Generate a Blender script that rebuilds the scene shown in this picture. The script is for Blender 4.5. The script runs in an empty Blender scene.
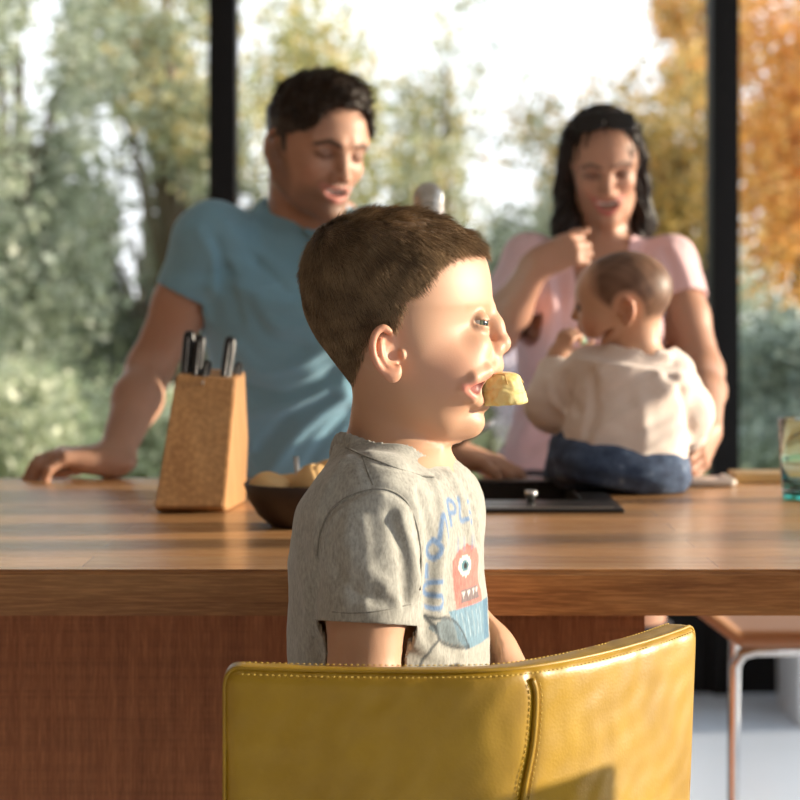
import bpy, bmesh, math, random
import numpy as np
from mathutils import Vector, Matrix
random.seed(7)
RNG = np.random.default_rng(7)
SC = bpy.context.scene
COL = SC.collection
F_PX, HOR, ZC = 2000.0, 300.0, 1.18     # focal length in pixels, horizon row, camera height

# ------------------------------------------------------------------ camera, sky, sun, exposure
cam_d = bpy.data.cameras.new('camera'); cam = bpy.data.objects.new('camera', cam_d); COL.objects.link(cam)
cam.location = (0, 0, ZC); cam.rotation_euler = (math.pi/2, 0, 0)
cam_d.sensor_width = 36; cam_d.lens = 90; cam_d.shift_y = -(400-HOR)/800
cam_d.clip_end = 300
cam_d.dof.use_dof = True; cam_d.dof.focus_distance = 1.71; cam_d.dof.aperture_fstop = 7.3
SC.camera = cam

w = bpy.data.worlds.new('sky'); SC.world = w; w.use_nodes = True
nt = w.node_tree; nt.nodes.clear()
wo = nt.nodes.new('ShaderNodeOutputWorld'); bg = nt.nodes.new('ShaderNodeBackground')
tc = nt.nodes.new('ShaderNodeTexCoord'); sp = nt.nodes.new('ShaderNodeSeparateXYZ'); cr = nt.nodes.new('ShaderNodeValToRGB')
nt.links.new(tc.outputs['Generated'], sp.inputs[0]); nt.links.new(sp.outputs['Z'], cr.inputs[0])
cr.color_ramp.elements[0].position = 0.0; cr.color_ramp.elements[0].color = (.95, .97, 1.0, 1)
cr.color_ramp.elements[1].position = 0.5; cr.color_ramp.elements[1].color = (.84, .93, 1.0, 1)
nt.links.new(cr.outputs[0], bg.inputs[0]); bg.inputs[1].default_value = 1.62
nt.links.new(bg.outputs[0], wo.inputs[0])

sun_d = bpy.data.lights.new('sun', 'SUN'); sun = bpy.data.objects.new('sun', sun_d); COL.objects.link(sun)
SUN_DIR = Vector((1.0, .125, .165)).normalized()          # towards the sun
sun.rotation_euler = SUN_DIR.to_track_quat('Z', 'Y').to_euler(); sun.location = (8, 2, 5)
sun_d.energy = 8.5; sun_d.color = (1.0, .86, .66); sun_d.angle = math.radians(.8)

SC.view_settings.view_transform = 'Standard'; SC.view_settings.look = 'None'
SC.view_settings.gamma = 1; SC.view_settings.use_curve_mapping = False
SC.view_settings.exposure = 0.0

# ------------------------------------------------------------------ small helpers
def P(px, py, Y):
    """the world point seen at photo position (px, py) at distance Y"""
    return np.array([(px-400)*Y/F_PX, Y, ZC-(py-HOR)*Y/F_PX])

def tag(o, label=None, cat=None, group=None, kind=None):
    if label: o['label'] = label
    if cat: o['category'] = cat
    if group: o['group'] = group
    if kind: o['kind'] = kind
    return o

def empty(name, loc, label, cat, group=None, rz=0):
    o = bpy.data.objects.new(name, None); COL.objects.link(o)
    o.location = loc; o.rotation_euler = (0, 0, rz); o.empty_display_size = .05
    return tag(o, label, cat, group)

def wmat(o):
    m = o.matrix_parent_inverse @ Matrix.LocRotScale(o.location, o.rotation_euler, o.scale) if o.parent else Matrix.LocRotScale(o.location, o.rotation_euler, o.scale)
    return wmat(o.parent) @ m if o.parent else m

def link_mesh(name, me, mat, parent=None, local=False):
    """world-space mesh data, parented without moving it (unless local)"""
    o = bpy.data.objects.new(name, me); COL.objects.link(o)
    if mat is not None and not me.materials:
        for m in (mat if isinstance(mat, (list, tuple)) else [mat]): me.materials.append(m)
    if parent is not None:
        o.parent = parent
        if not local: o.matrix_parent_inverse = wmat(parent).inverted()
    return o

def copy_tree(o, parent=None):
    mi = o.matrix_parent_inverse.copy(); c = o.copy(); COL.objects.link(c); c.parent = parent; c.matrix_parent_inverse = mi
    for ch in [x for x in SC.objects if x.parent == o]: copy_tree(ch, c)
    return c

def smooth(me, on=True):
    me.polygons.foreach_set('use_smooth', [on]*len(me.polygons)); return me

class MB:
    """collects verts/faces of one mesh"""
    def __init__(s): s.v = []; s.f = []; s.sm = []
    def add(s, vs, fs, sm=False):
        b = len(s.v); s.v += [tuple(x) for x in vs]; s.f += [tuple(i+b for i in f) for f in fs]; s.sm += [sm]*len(fs); return s
    def box(s, lo, hi, M=None, bev=0):
        bm = bmesh.new(); bmesh.ops.create_cube(bm, size=1)
        for v in bm.verts: v.co = Vector([lo[i]+(v.co[i]+.5)*(hi[i]-lo[i]) for i in range(3)])
        if bev: bmesh.ops.bevel(bm, geom=bm.edges[:], offset=bev, segments=3, affect='EDGES', profile=.6)
        if M is not None: bm.transform(M)
        bm.verts.index_update()
        s.add([v.co for v in bm.verts], [[v.index for v in f.verts] for f in bm.faces], bool(bev)); bm.free(); return s
    def tube(s, pts, r, n=10, cap=True):
        pts = [Vector(p) for p in pts]; rr = r if hasattr(r, '__len__') else [r]*len(pts)
        t = (pts[1]-pts[0]).normalized(); u = t.orthogonal().normalized(); rings = []
        for i, p in enumerate(pts):
            a = pts[max(i-1, 0)]; b = pts[min(i+1, len(pts)-1)]; t2 = (b-a).normalized()
            u = (u - t2*u.dot(t2)).normalized(); v = t2.cross(u)
            rings.append([p+(u*math.cos(2*math.pi*k/n)+v*math.sin(2*math.pi*k/n))*rr[i] for k in range(n)])
        vs = [x for r_ in rings for x in r_]
        fs = [[i*n+k, i*n+(k+1) % n, (i+1)*n+(k+1) % n, (i+1)*n+k] for i in range(len(pts)-1) for k in range(n)]
        if cap: fs += [list(range(n))[::-1], [(len(pts)-1)*n+k for k in range(n)]]
        return s.add(vs, fs, True)
    def lathe(s, prof, c=(0, 0, 0), n=48):
        vs = [(c[0]+r*math.cos(2*math.pi*k/n), c[1]+r*math.sin(2*math.pi*k/n), c[2]+z) for r, z in prof for k in range(n)]
        fs = [[i*n+k, i*n+(k+1) % n, (i+1)*n+(k+1) % n, (i+1)*n+k] for i in range(len(prof)-1) for k in range(n)]
        return s.add(vs, fs, True)
    def prism(s, poly, M=Matrix(), d=1.0):
        """polygon in local xz, extruded along local y from 0 to d"""
        n = len(poly)
        vs = [M@Vector((x, 0, z)) for x, z in poly]+[M@Vector((x, d, z)) for x, z in poly]
        return s.add(vs, [list(range(n)), [n+i for i in range(n)][::-1]]+[[i, n+i, n+(i+1) % n, (i+1) % n] for i in range(n)])
    def mesh(s, name):
        me = bpy.data.meshes.new(name); me.from_pydata(s.v, [], s.f); me.update()
        me.polygons.foreach_set('use_smooth', s.sm)
        bm = bmesh.new(); bm.from_mesh(me); bmesh.ops.recalc_face_normals(bm, faces=bm.faces); bm.to_mesh(me); bm.free()
        return me
    def build(s, name, mat, parent=None, local=False): return link_mesh(name, s.mesh(name), mat, parent, local)

def spline(pts, n=40):
    """Catmull-Rom through points"""
    p = np.array(pts, float); p = np.vstack([2*p[0]-p[1], p, 2*p[-1]-p[-2]]); out = []; m = len(p)-3
    for i in range(m):
        a, b, c, d = p[i:i+4]
        for t in np.linspace(0, 1, max(2, n//m), endpoint=False):
            out.append(.5*((2*b)+(-a+c)*t+(2*a-5*b+4*c-d)*t*t+(-a+3*b-3*c+d)*t**3))
    out.append(p[-2]); return np.array(out)

# ------------------------------------------------------------------ materials
def srgb(r, g, b):
    f = lambda c: (c/255/12.92) if c/255 <= .04045 else ((c/255+.055)/1.055)**2.4
    return (f(r), f(g), f(b), 1)

class NT:
    def __init__(s, name):
        s.m = bpy.data.materials.new(name); s.m.use_nodes = True; s.t = s.m.node_tree
        s.b = s.t.nodes['Principled BSDF']
    def n(s, typ, **kw):
        x = s.t.nodes.new('ShaderNode'+typ)
        for k, v in kw.items():
            if k in x.inputs: x.inputs[k].default_value = v
            else: setattr(x, k, v)
        return x
    def l(s, a, b): s.t.links.new(a, b)
    def coord(s, scale=(1, 1, 1), rot=(0, 0, 0), which='Object'):
        a = s.n('TexCoord'); b = s.n('Mapping'); b.inputs['Scale'].default_value = scale; b.inputs['Rotation'].default_value = rot
        s.l(a.outputs[which], b.inputs[0]); return b.outputs[0]
    def noise(s, vec, scale, detail=4, rough=.55, dist=0):
        x = s.n('TexNoise'); x.inputs['Scale'].default_value = scale; x.inputs['Detail'].default_value = detail
        x.inputs['Roughness'].default_value = rough; x.inputs['Distortion'].default_value = dist
        s.l(vec, x.inputs['Vector']); return x.outputs['Fac']
    def ramp(s, fac, stops):
        x = s.n('ValToRGB'); e = x.color_ramp.elements
        while len(e) < len(stops): e.new(.5)
        for i, (p, c) in enumerate(stops): e[i].position = p; e[i].color = c
        s.l(fac, x.inputs[0]); return x.outputs[0]
    def mix(s, fac, a, b, mode='MIX'):
        x = s.n('Mix'); x.data_type = 'RGBA'; x.blend_type = mode
        for sock, v in ((0, fac), (6, a), (7, b)):
            if hasattr(v, 'links'): s.l(v, x.inputs[sock])
            else: x.inputs[sock].default_value = v
        return x.outputs[2]
    def bump(s, h, strength, dist=.01):
        x = s.n('Bump'); x.inputs['Strength'].default_value = strength; x.inputs['Distance'].default_value = dist
        s.l(h, x.inputs['Height']); s.l(x.outputs[0], s.b.inputs['Normal'])
    def set(s, **kw):
        for k, v in kw.items():
            k = k.replace('_', ' ')
            if hasattr(v, 'links'): s.l(v, s.b.inputs[k])
            else: s.b.inputs[k].default_value = v
        return s

def plain(name, col, rough=.5, metal=0, **kw):
    x = NT(name); x.set(Base_Color=col, Roughness=rough, Metallic=metal)
    nz = x.noise(x.coord(), 60, 2); c = x.mix(.25, col, x.mix(nz, col, tuple(v*.75 for v in col[:3])+(1,)))
    x.set(Base_Color=c, **kw); return x.m

def attr_mat(name, rough=.55, sss=0, tint=(1, .35, .2), bump=None, sheen=0, spec=.5):
    """colour of the thing itself is stored per vertex in 'tone'"""
    x = NT(name); a = x.n('Attribute'); a.attribute_name = 'tone'; c = a.outputs['Color']
    x.set(Base_Color=c, Roughness=rough, Specular_IOR_Level=spec)
    if sss:
        x.set(Subsurface_Weight=sss, Subsurface_Scale=.006); x.b.inputs['Subsurface Radius'].default_value = tint
    if sheen: x.set(Sheen_Weight=sheen, Sheen_Roughness=.4)
    if bump:
        sc, st = bump; x.bump(x.noise(x.coord(), sc, 3), st, .001)
    return x
# ------------------------------------------------------------------ implicit-surface modelling
class S:
    """signed distance shape: f(P) and a bounding sphere"""
    def __init__(s, f, c, r): s.f = f; s.c = np.array(c, float); s.r = float(r); s.k = None

CULL = True
def ell(c, r, R=None, k=None):
    c = np.array(c, float); r = np.array(r if hasattr(r, '__len__') else (r,)*3, float)
    def f(p):
        q = p-c
        if R is not None: q = q@R
        a = np.sqrt(((q/r)**2).sum(1))+1e-9; b = np.sqrt(((q/r**2)**2).sum(1))+1e-9
        return a*(a-1)/b
    s = S(f, c, r.max()); s.k = k; return s
def cone(a, b, ra, rb=None, k=None):
    a = np.array(a, float); b = np.array(b, float); rb = ra if rb is None else rb
    ab = b-a; L = max((ab@ab), 1e-12)
    def f(p):
        t = np.clip(((p-a)@ab)/L, 0, 1)
        q = p-a-t[:, None]*ab
        return np.sqrt((q*q).sum(1))-(ra+(rb-ra)*t)
    s = S(f, (a+b)/2, np.sqrt(L)/2+max(ra, rb)); s.k = k; return s
def chain(pts, rs, k=None):
    out = []
    if not hasattr(rs, '__len__'): rs = [rs]*len(pts)
    for i in range(len(pts)-1): out.append(cone(pts[i], pts[i+1], rs[i], rs[i+1], k))
    return out
def limb(a, b, ra, rb, R, sq, k=None):
    """tapered capsule flattened along one axis of R (sq = scale factors in R's axes)"""
    a = np.array(a, float); c = a.copy(); sq = np.array(sq, float)
    bl = ((np.array(b, float)-c)@R)/sq; inner = cone((0, 0, 0), bl, ra, rb)
    m = sq.min()
    def f(p): return inner.f(((p-c)@R)/sq)*m
    s = S(f, (a+np.array(b))/2, (np.linalg.norm(np.array(b)-a)/2+max(ra, rb))*max(1, sq.max())); s.k = k; return s
def smin(a, b, k):
    if k <= 0: return np.minimum(a, b)
    h = np.maximum(k-np.abs(a-b), 0)/k
    return np.minimum(a, b)-h*h*k*.25
def smax(a, b, k): return -smin(-a, -b, k)
def union(items, k=.01):
    flat = []
    for i in items: flat += i if isinstance(i, list) else [i]
    cs = np.array([s.c for s in flat]); rs = np.array([s.r for s in flat])
    def f(p):
        if CULL and len(p) > 1:
            pc = (p.min(0)+p.max(0))/2; pr = np.linalg.norm(p.max(0)-pc)
            if pr > .12: pr = 1e9
        else: pr = 1e9; pc = p[0]
        d = None
        lb = np.linalg.norm(cs-pc, axis=1)-rs-pr
        for s, l in zip(flat, lb):
            kk = k if s.k is None else s.k
            if l > kk+.03: continue
            e = s.f(p)
            d = e if d is None else smin(d, e, kk)
        return np.full(len(p), .2) if d is None else d
    c = (cs.min(0)+cs.max(0))/2
    return S(f, c, (np.linalg.norm(cs-c, axis=1)+rs).max())
def sub(a, cut, k=.004):
    """smoothly remove the shapes in cut from a"""
    cut = cut if isinstance(cut, list) else [cut]
    def f(p):
        d = a.f(p)
        for c in cut: d = smax(d, -c.f(p), k if c.k is None else c.k)
        return d
    return S(f, a.c, a.r)
def inter(a, g, k=.004): return S(lambda p: smax(a.f(p), g(p), k), a.c, a.r)
def disp(a, g): return S(lambda p: a.f(p)-g(p), a.c, a.r+.02)
def unit(a, e=.0008):
    """rescale a shape's field so that it reads as true distance near the surface"""
    def f(p):
        v = a.f(p); g = np.stack([a.f(p+np.eye(3)[i]*e)-a.f(p-np.eye(3)[i]*e) for i in range(3)], 1)/(2*e)
        return v/np.clip(np.linalg.norm(g, axis=1), .35, 20)
    return S(f, a.c, a.r)
def offset(a, d): return S(lambda p: a.f(p)-d, a.c, a.r+d)
def xf(a, R, t, s=1.0):
    """place shape a (local) at t with rotation R (columns = local axes in world) and scale s"""
    R = np.array(R, float); t = np.array(t, float)
    o = S(lambda p: a.f(((p-t)@R)/s)*s, t+R@a.c*s, a.r*s); o.k = a.k; return o
def curve_tab(knots, n=200):
    """smooth table from [(t, v1, v2, ...)]"""
    k = np.array(knots, float); k = k[np.argsort(k[:, 0])]
    ts = np.linspace(k[0, 0], k[-1, 0], n); out = [ts]
    for j in range(1, k.shape[1]):
        y = k[:, j]; x = k[:, 0]; h = np.diff(x); dl = np.diff(y)/h
        m = np.zeros(len(x)); m[0] = dl[0]; m[-1] = dl[-1]
        for i in range(1, len(x)-1):
            m[i] = 0 if dl[i-1]*dl[i] <= 0 else 2*dl[i-1]*dl[i]/(dl[i-1]+dl[i])
        idx = np.clip(np.searchsorted(x, ts)-1, 0, len(h)-1); u = (ts-x[idx])/h[idx]
        out.append((2*u**3-3*u**2+1)*y[idx]+(u**3-2*u**2+u)*h[idx]*m[idx]+(-2*u**3+3*u**2)*y[idx+1]+(u**3-u**2)*h[idx]*m[idx+1])
    return out
def loft(knots, R, t, n=2.2, taper=0, k=None, cap=.01):
    """sections along local z: knots (z, cx, cy, rx, ry); R columns are local axes; taper narrows +x side"""
    tb = curve_tab(knots); R = np.array(R, float); t = np.array(t, float)
    z0, z1 = tb[0][0], tb[0][-1]
    def f(p):
        q = (p-t)@R; z = q[:, 2]; zz = np.clip(z, z0, z1)
        cx, cy, rx, ry = [np.interp(zz, tb[0], c) for c in tb[1:5]]
        u = (q[:, 0]-cx)/rx; v = (q[:, 1]-cy)/ry
        if taper: v = v/(1-taper*np.clip(u, 0, 1)**2)
        rho = (np.abs(u)**n+np.abs(v)**n+1e-12)**(1/n)
        d = (rho-1)*np.minimum(rx, ry)
        return smax(d, np.maximum(z-z1, z0-z), cap)
    c = t+R@np.array([tb[1].mean(), tb[2].mean(), (z0+z1)/2])
    s = S(f, c, math.hypot((z1-z0)/2, max(tb[3].max(), tb[4].max())*1.3)+abs(tb[1]-tb[1].mean()).max()); s.k = k; return s
def sleeve(a, b, ra, rb, k=.02):
    """tube of cloth from a to b with an open, flat end at b"""
    a = np.array(a, float); b = np.array(b, float); ax = (b-a)/np.linalg.norm(b-a)
    s = inter(cone(a, b+ax*.02, ra, rb), lambda p: (p-b)@ax-.0015, .0005); s.k = k; return s
def frame(fwd, up=(0, 0, 1)):
    """columns: x = forward, y = left, z = up"""
    x = np.array(fwd, float); x /= np.linalg.norm(x); u = np.array(up, float)
    y = np.cross(u, x); y /= np.linalg.norm(y); z = np.cross(x, y)
    return np.stack([x, y, z], 1)
def nz(p, s, seed=0):
    """cheap smooth 3-D noise about -1..1"""
    q = p*s; r = np.zeros(len(p)); g = np.random.default_rng(seed)
    for i in range(5):
        a = g.normal(size=3); a /= np.linalg.norm(a); b = g.normal(size=3); b /= np.linalg.norm(b)
        r = r+np.sin(q@a*(1+.35*i)+1.7*np.sin(q@b*.8+i)+g.uniform(0, 6))
    return r/3.2
def stroke(pts, r, depth):
    """soft ridge along a curve, as a displacement field"""
    pts = np.array(pts, float)
    def g(p):
        best = np.full(len(p), 1e9)
        lo = pts.min(0)-3*r; hi = pts.max(0)+3*r
        m = ((p > lo) & (p < hi)).all(1)
        if not m.any(): return np.zeros(len(p))
        q = p[m]; b = best[m]
        for i in range(len(pts)-1):
            a, e = pts[i], pts[i+1]; ab = e-a; t = np.clip(((q-a)@ab)/(ab@ab), 0, 1)
            b = np.minimum(b, ((q-a-t[:, None]*ab)**2).sum(1))
        out = np.zeros(len(p)); out[m] = depth*np.exp(-b/(r*r)); return out
    return g

def neck_ring(outer, c, pn, rad, n=48):
    """neckline of a garment: follows the plane (c, pn) and drops onto the shoulders; returns ring points and a cut field"""
    th = np.linspace(-math.pi, math.pi, n+1); ring = []
    for a in th:
        d = np.array([math.cos(a), math.sin(a), 0])*rad; z = c[2]-(d[0]*pn[0]+d[1]*pn[1])/pn[2]
        zs = z-np.arange(0, .08, .001); q = np.stack([np.full_like(zs, c[0]+d[0]), np.full_like(zs, c[1]+d[1]), zs], 1)
        v = np.array([outer.f(x[None])[0] for x in q]); k = np.argmax(v < 0) if (v < 0).any() else 0; ring.append(q[k])
    ring = np.array(ring); ring[-1] = ring[0]; rz = ring[:, 2].copy()
    for _ in range(3): rz[1:-1] = (rz[:-2]+rz[1:-1]*2+rz[2:])/4; rz[0] = rz[-1] = (rz[1]+rz[-2]+2*rz[0])/4
    ring[:, 2] = rz
    def cut(p):
        q = p-c; a = np.arctan2(q[:, 1], q[:, 0]); return np.minimum(p[:, 2]-np.interp(a, th, rz), rad+.003-np.hypot(q[:, 0], q[:, 1]))
    return ring, cut

def mesh_sdf(shape, h, name, lo=None, hi=None, B=12, tone=None, smooth_it=1, slack=1.6):
    """surface nets over the blocks that hold the surface"""
    lo = np.array(shape.c-shape.r-.01 if lo is None else lo, float); hi = np.array(shape.c+shape.r+.01 if hi is None else hi, float)
    nb = np.maximum(1, np.ceil((hi-lo)/(h*B)).astype(int))
    g = np.stack(np.meshgrid(*[np.arange(n) for n in nb], indexing='ij'), -1).reshape(-1, 3)
    # two-level search for blocks near the surface
    cen = lo+(g+.5)*h*B
    d = np.concatenate([shape.f(cen[i:i+60000]) for i in range(0, len(cen), 60000)])
    g = g[np.abs(d) < h*B*.87*slack]
    ax = np.arange(B+1); loc = np.stack(np.meshgrid(ax, ax, ax, indexing='ij'), -1).reshape(-1, 3)
    NX, NY, NZ = (nb*B+3)
    cid, cpos = [], []; eid = [[], [], []]; esg = [[], [], []]
    for b in g:
        base = b*B; pts = lo+(base+loc)*h
        v = shape.f(pts).reshape(B+1, B+1, B+1)
        s = v < 0
        if s.all() or not s.any(): continue
        c = np.zeros((B, B, B), int); acc = np.zeros((B, B, B, 3)); cnt = np.zeros((B, B, B))
        for axn in range(3):
            sl0 = [slice(None)]*3; sl1 = [slice(None)]*3; sl0[axn] = slice(0, B); sl1[axn] = slice(1, B+1)
            a, e = v[tuple(sl0)], v[tuple(sl1)]; cross = (a < 0) != (e < 0)
            t = np.where(cross, a/np.where(cross, a-e, 1), 0)
            o = [i for i in range(3) if i != axn]
            for da in (0, 1):
                for db in (0, 1):
                    ss = [slice(0, B)]*3; ss[o[0]] = slice(da, da+B); ss[o[1]] = slice(db, db+B)
                    cc = cross[tuple(ss)]; tt = t[tuple(ss)]
                    cnt += cc; acc[..., axn] += tt
                    acc[..., o[0]] += cc*da; acc[..., o[1]] += cc*db
            # edges owned by this block (start vertex inside [0,B) on the other axes)
            ss = [slice(0, B)]*3
            m = cross[tuple(ss)]; idx = np.argwhere(m)+base
            eid[axn].append(idx); esg[axn].append((a < 0)[tuple(ss)][m])
        m = cnt > 0; idx = np.argwhere(m)
        cid.append(idx+base); cpos.append(lo+(idx+base+acc[m]/cnt[m][:, None])*h)
    cid = np.concatenate(cid); cpos = np.concatenate(cpos)
    key = (cid[:, 0]*NY+cid[:, 1])*NZ+cid[:, 2]; o = np.argsort(key); key = key[o]; cpos = cpos[o]
    quads = []
    for axn in range(3):
        if not eid[axn]: continue
        e = np.concatenate(eid[axn]); sg = np.concatenate(esg[axn]); o2 = [(axn+1) % 3, (axn+2) % 3]; q = []
        ok = np.ones(len(e), bool)
        for da, db in ((0, 0), (-1, 0), (-1, -1), (0, -1)):
            c = e.copy(); c[:, o2[0]] += da; c[:, o2[1]] += db
            kk = (c[:, 0]*NY+c[:, 1])*NZ+c[:, 2]; j = np.clip(np.searchsorted(key, kk), 0, len(key)-1)
            ok &= key[j] == kk; q.append(j)
        q = np.stack(q, 1); q[~sg] = q[~sg][:, ::-1]; quads.append(q[ok])
    quads = np.concatenate(quads)
    for _ in range(smooth_it):
        e = np.concatenate([quads[:, [0, 1]], quads[:, [1, 2]], quads[:, [2, 3]], quads[:, [3, 0]]])
        sm = np.zeros_like(cpos); ct = np.zeros(len(cpos))
        for j in range(3): sm[:, j] = np.bincount(e[:, 0], cpos[e[:, 1], j], len(cpos))+np.bincount(e[:, 1], cpos[e[:, 0], j], len(cpos))
        ct = np.bincount(e[:, 0], minlength=len(cpos))+np.bincount(e[:, 1], minlength=len(cpos))
        cpos = cpos*.5+.5*sm/np.maximum(ct, 1)[:, None]
    me = bpy.data.meshes.new(name); n = len(quads)
    me.vertices.add(len(cpos)); me.vertices.foreach_set('co', cpos.astype(np.float32).ravel())
    me.loops.add(n*4); me.loops.foreach_set('vertex_index', quads.astype(np.int32).ravel())
    me.polygons.add(n); me.polygons.foreach_set('loop_start', np.arange(0, n*4, 4, dtype=np.int32))
    me.polygons.foreach_set('use_smooth', np.ones(n, bool))
    me.update(calc_edges=True); me.validate()
    if tone is not None:
        at = me.color_attributes.new('tone', 'FLOAT_COLOR', 'POINT')
        c = np.ones((len(cpos), 4), np.float32); c[:, :3] = tone(cpos); at.data.foreach_set('color', c.ravel())
    return me, cpos

def normals(shape, p, e=.001):
    n = np.stack([shape.f(p+np.eye(3)[i]*e)-shape.f(p-np.eye(3)[i]*e) for i in range(3)], 1)
    return n/(np.linalg.norm(n, axis=1)[:, None]+1e-9)

def strands(name, roots, dirs, lens, rad, mat, parent, bend=None, seg=3, tones=None, shape=None, lift=.0):
    """thin tapering hairs as one mesh; bend = (N,3) direction the tip leans to"""
    N = len(roots); pts = [roots]; d = dirs.copy(); p = roots.copy()
    for i in range(seg):
        if bend is not None: d = d+bend*(1.0/seg)
        d = d/np.linalg.norm(d, axis=1)[:, None]; p = p+d*(lens/seg)[:, None]
        if shape is not None:
            s = shape.f(p); n = normals(shape, p); push = np.maximum(lift*(i+1)/seg-s, 0); p = p+n*push[:, None]
        pts.append(p)
    pts = np.stack(pts, 1)                                  # N, seg+1, 3
    t = pts[:, 1]-pts[:, 0]; a = np.cross(t, RNG.normal(size=(N, 3))); a /= np.linalg.norm(a, axis=1)[:, None]+1e-9
    b = np.cross(t, a); b /= np.linalg.norm(b, axis=1)[:, None]+1e-9
    rr = rad*np.linspace(1, .25, seg+1)
    V = np.zeros((N, seg+1, 3, 3))
    for j in range(3):
        o = a*math.cos(2.0944*j)+b*math.sin(2.0944*j); V[:, :, j] = pts+o[:, None, :]*rr[None, :, None]
    V = V.reshape(-1, 3); base = np.arange(N)[:, None, None, None]*(seg+1)*3
    i = np.arange(seg)[None, :, None, None]*3; j = np.arange(3)[None, None, :, None]
    q = base+i+np.concatenate([j, (j+1) % 3, (j+1) % 3+3, j+3], 3); q = q.reshape(-1, 4)
    me = bpy.data.meshes.new(name); n = len(q)
    me.vertices.add(len(V)); me.vertices.foreach_set('co', V.astype(np.float32).ravel())
    me.loops.add(n*4); me.loops.foreach_set('vertex_index', q.astype(np.int32).ravel())
    me.polygons.add(n); me.polygons.foreach_set('loop_start', np.arange(0, n*4, 4, dtype=np.int32))
    me.polygons.foreach_set('use_smooth', np.ones(n, bool)); me.update(calc_edges=True)
    at = me.color_attributes.new('tone', 'FLOAT_COLOR', 'POINT')
    c = np.ones((N, (seg+1)*3, 4), np.float32); c[:, :, :3] = tones[:, None, :]; at.data.foreach_set('color', c.ravel())
    return link_mesh(name, me, mat, parent) if mat is not None else me

def join_mesh(o, me2):
    """append mesh data me2 to object o's mesh (same materials)"""
    bm = bmesh.new(); bm.from_mesh(o.data); bm.from_mesh(me2); bm.to_mesh(o.data); bm.free(); bpy.data.meshes.remove(me2)
# ------------------------------------------------------------------ people: shared anatomy
def rot(axis, deg):
    return np.array(Matrix.Rotation(math.radians(deg), 3, axis))
def frame2(up, fwd):
    """columns forward, left, up with up kept exactly"""
    z = np.array(up, float); z /= np.linalg.norm(z); y = np.cross(z, fwd); y /= np.linalg.norm(y)
    return np.stack([np.cross(y, z), y, z], 1)
def head_R(yaw, pitch, roll=0):
    """face direction: yaw 0 looks at the camera side (-Y), positive yaw turns towards +X; pitch down positive"""
    R = np.stack([np.array([0, -1, 0]), np.array([1, 0, 0]), np.array([0, 0, 1])], 1).astype(float)  # fwd, left, up
    return rot('Z', yaw) @ R @ rot('Y', pitch) @ rot('X', roll)

def ear_shape(c, R, s=1.0):
    """c centre; R columns: x = towards face, y = outward, z = up"""
    L = []
    L.append(ell((-.001, -.004, 0), (.0145, .006, .022)))
    n = 22; th = np.linspace(-2.3, 2.75, n)       # helix rim
    ring = [np.array([-.0155*math.cos(t-.0)*(1.0 if math.cos(t) > 0 else .55), .004+.002*math.sin(t), .0225*math.sin(t)+.001]) for t in th]
    ring = [np.array([r[0], r[1], r[2]]) for r in ring]
    L += chain(ring, .0032, .002)
    anti = [np.array([-.0075*math.cos(t), .0022, .013*math.sin(t)-.001]) for t in np.linspace(-1.5, 1.3, 9)]
    L += chain(anti, .0024, .003)
    L.append(ell((-.002, .002, -.0215), (.008, .0045, .0075), k=.005))   # lobe
    
    u = union(L, .003)
    u = sub(u, [ell((.005, .0075, -.004), (.0085, .0085, .0095), k=.003), ell((.004, .007, .011), (.0080, .0062, .0058), k=.003)])
    u = union([u, ell((.0135, .0015, -.006), (.0028, .0042, .0048), k=.003)], .003)
    return xf(u, R, c, s)

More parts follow.
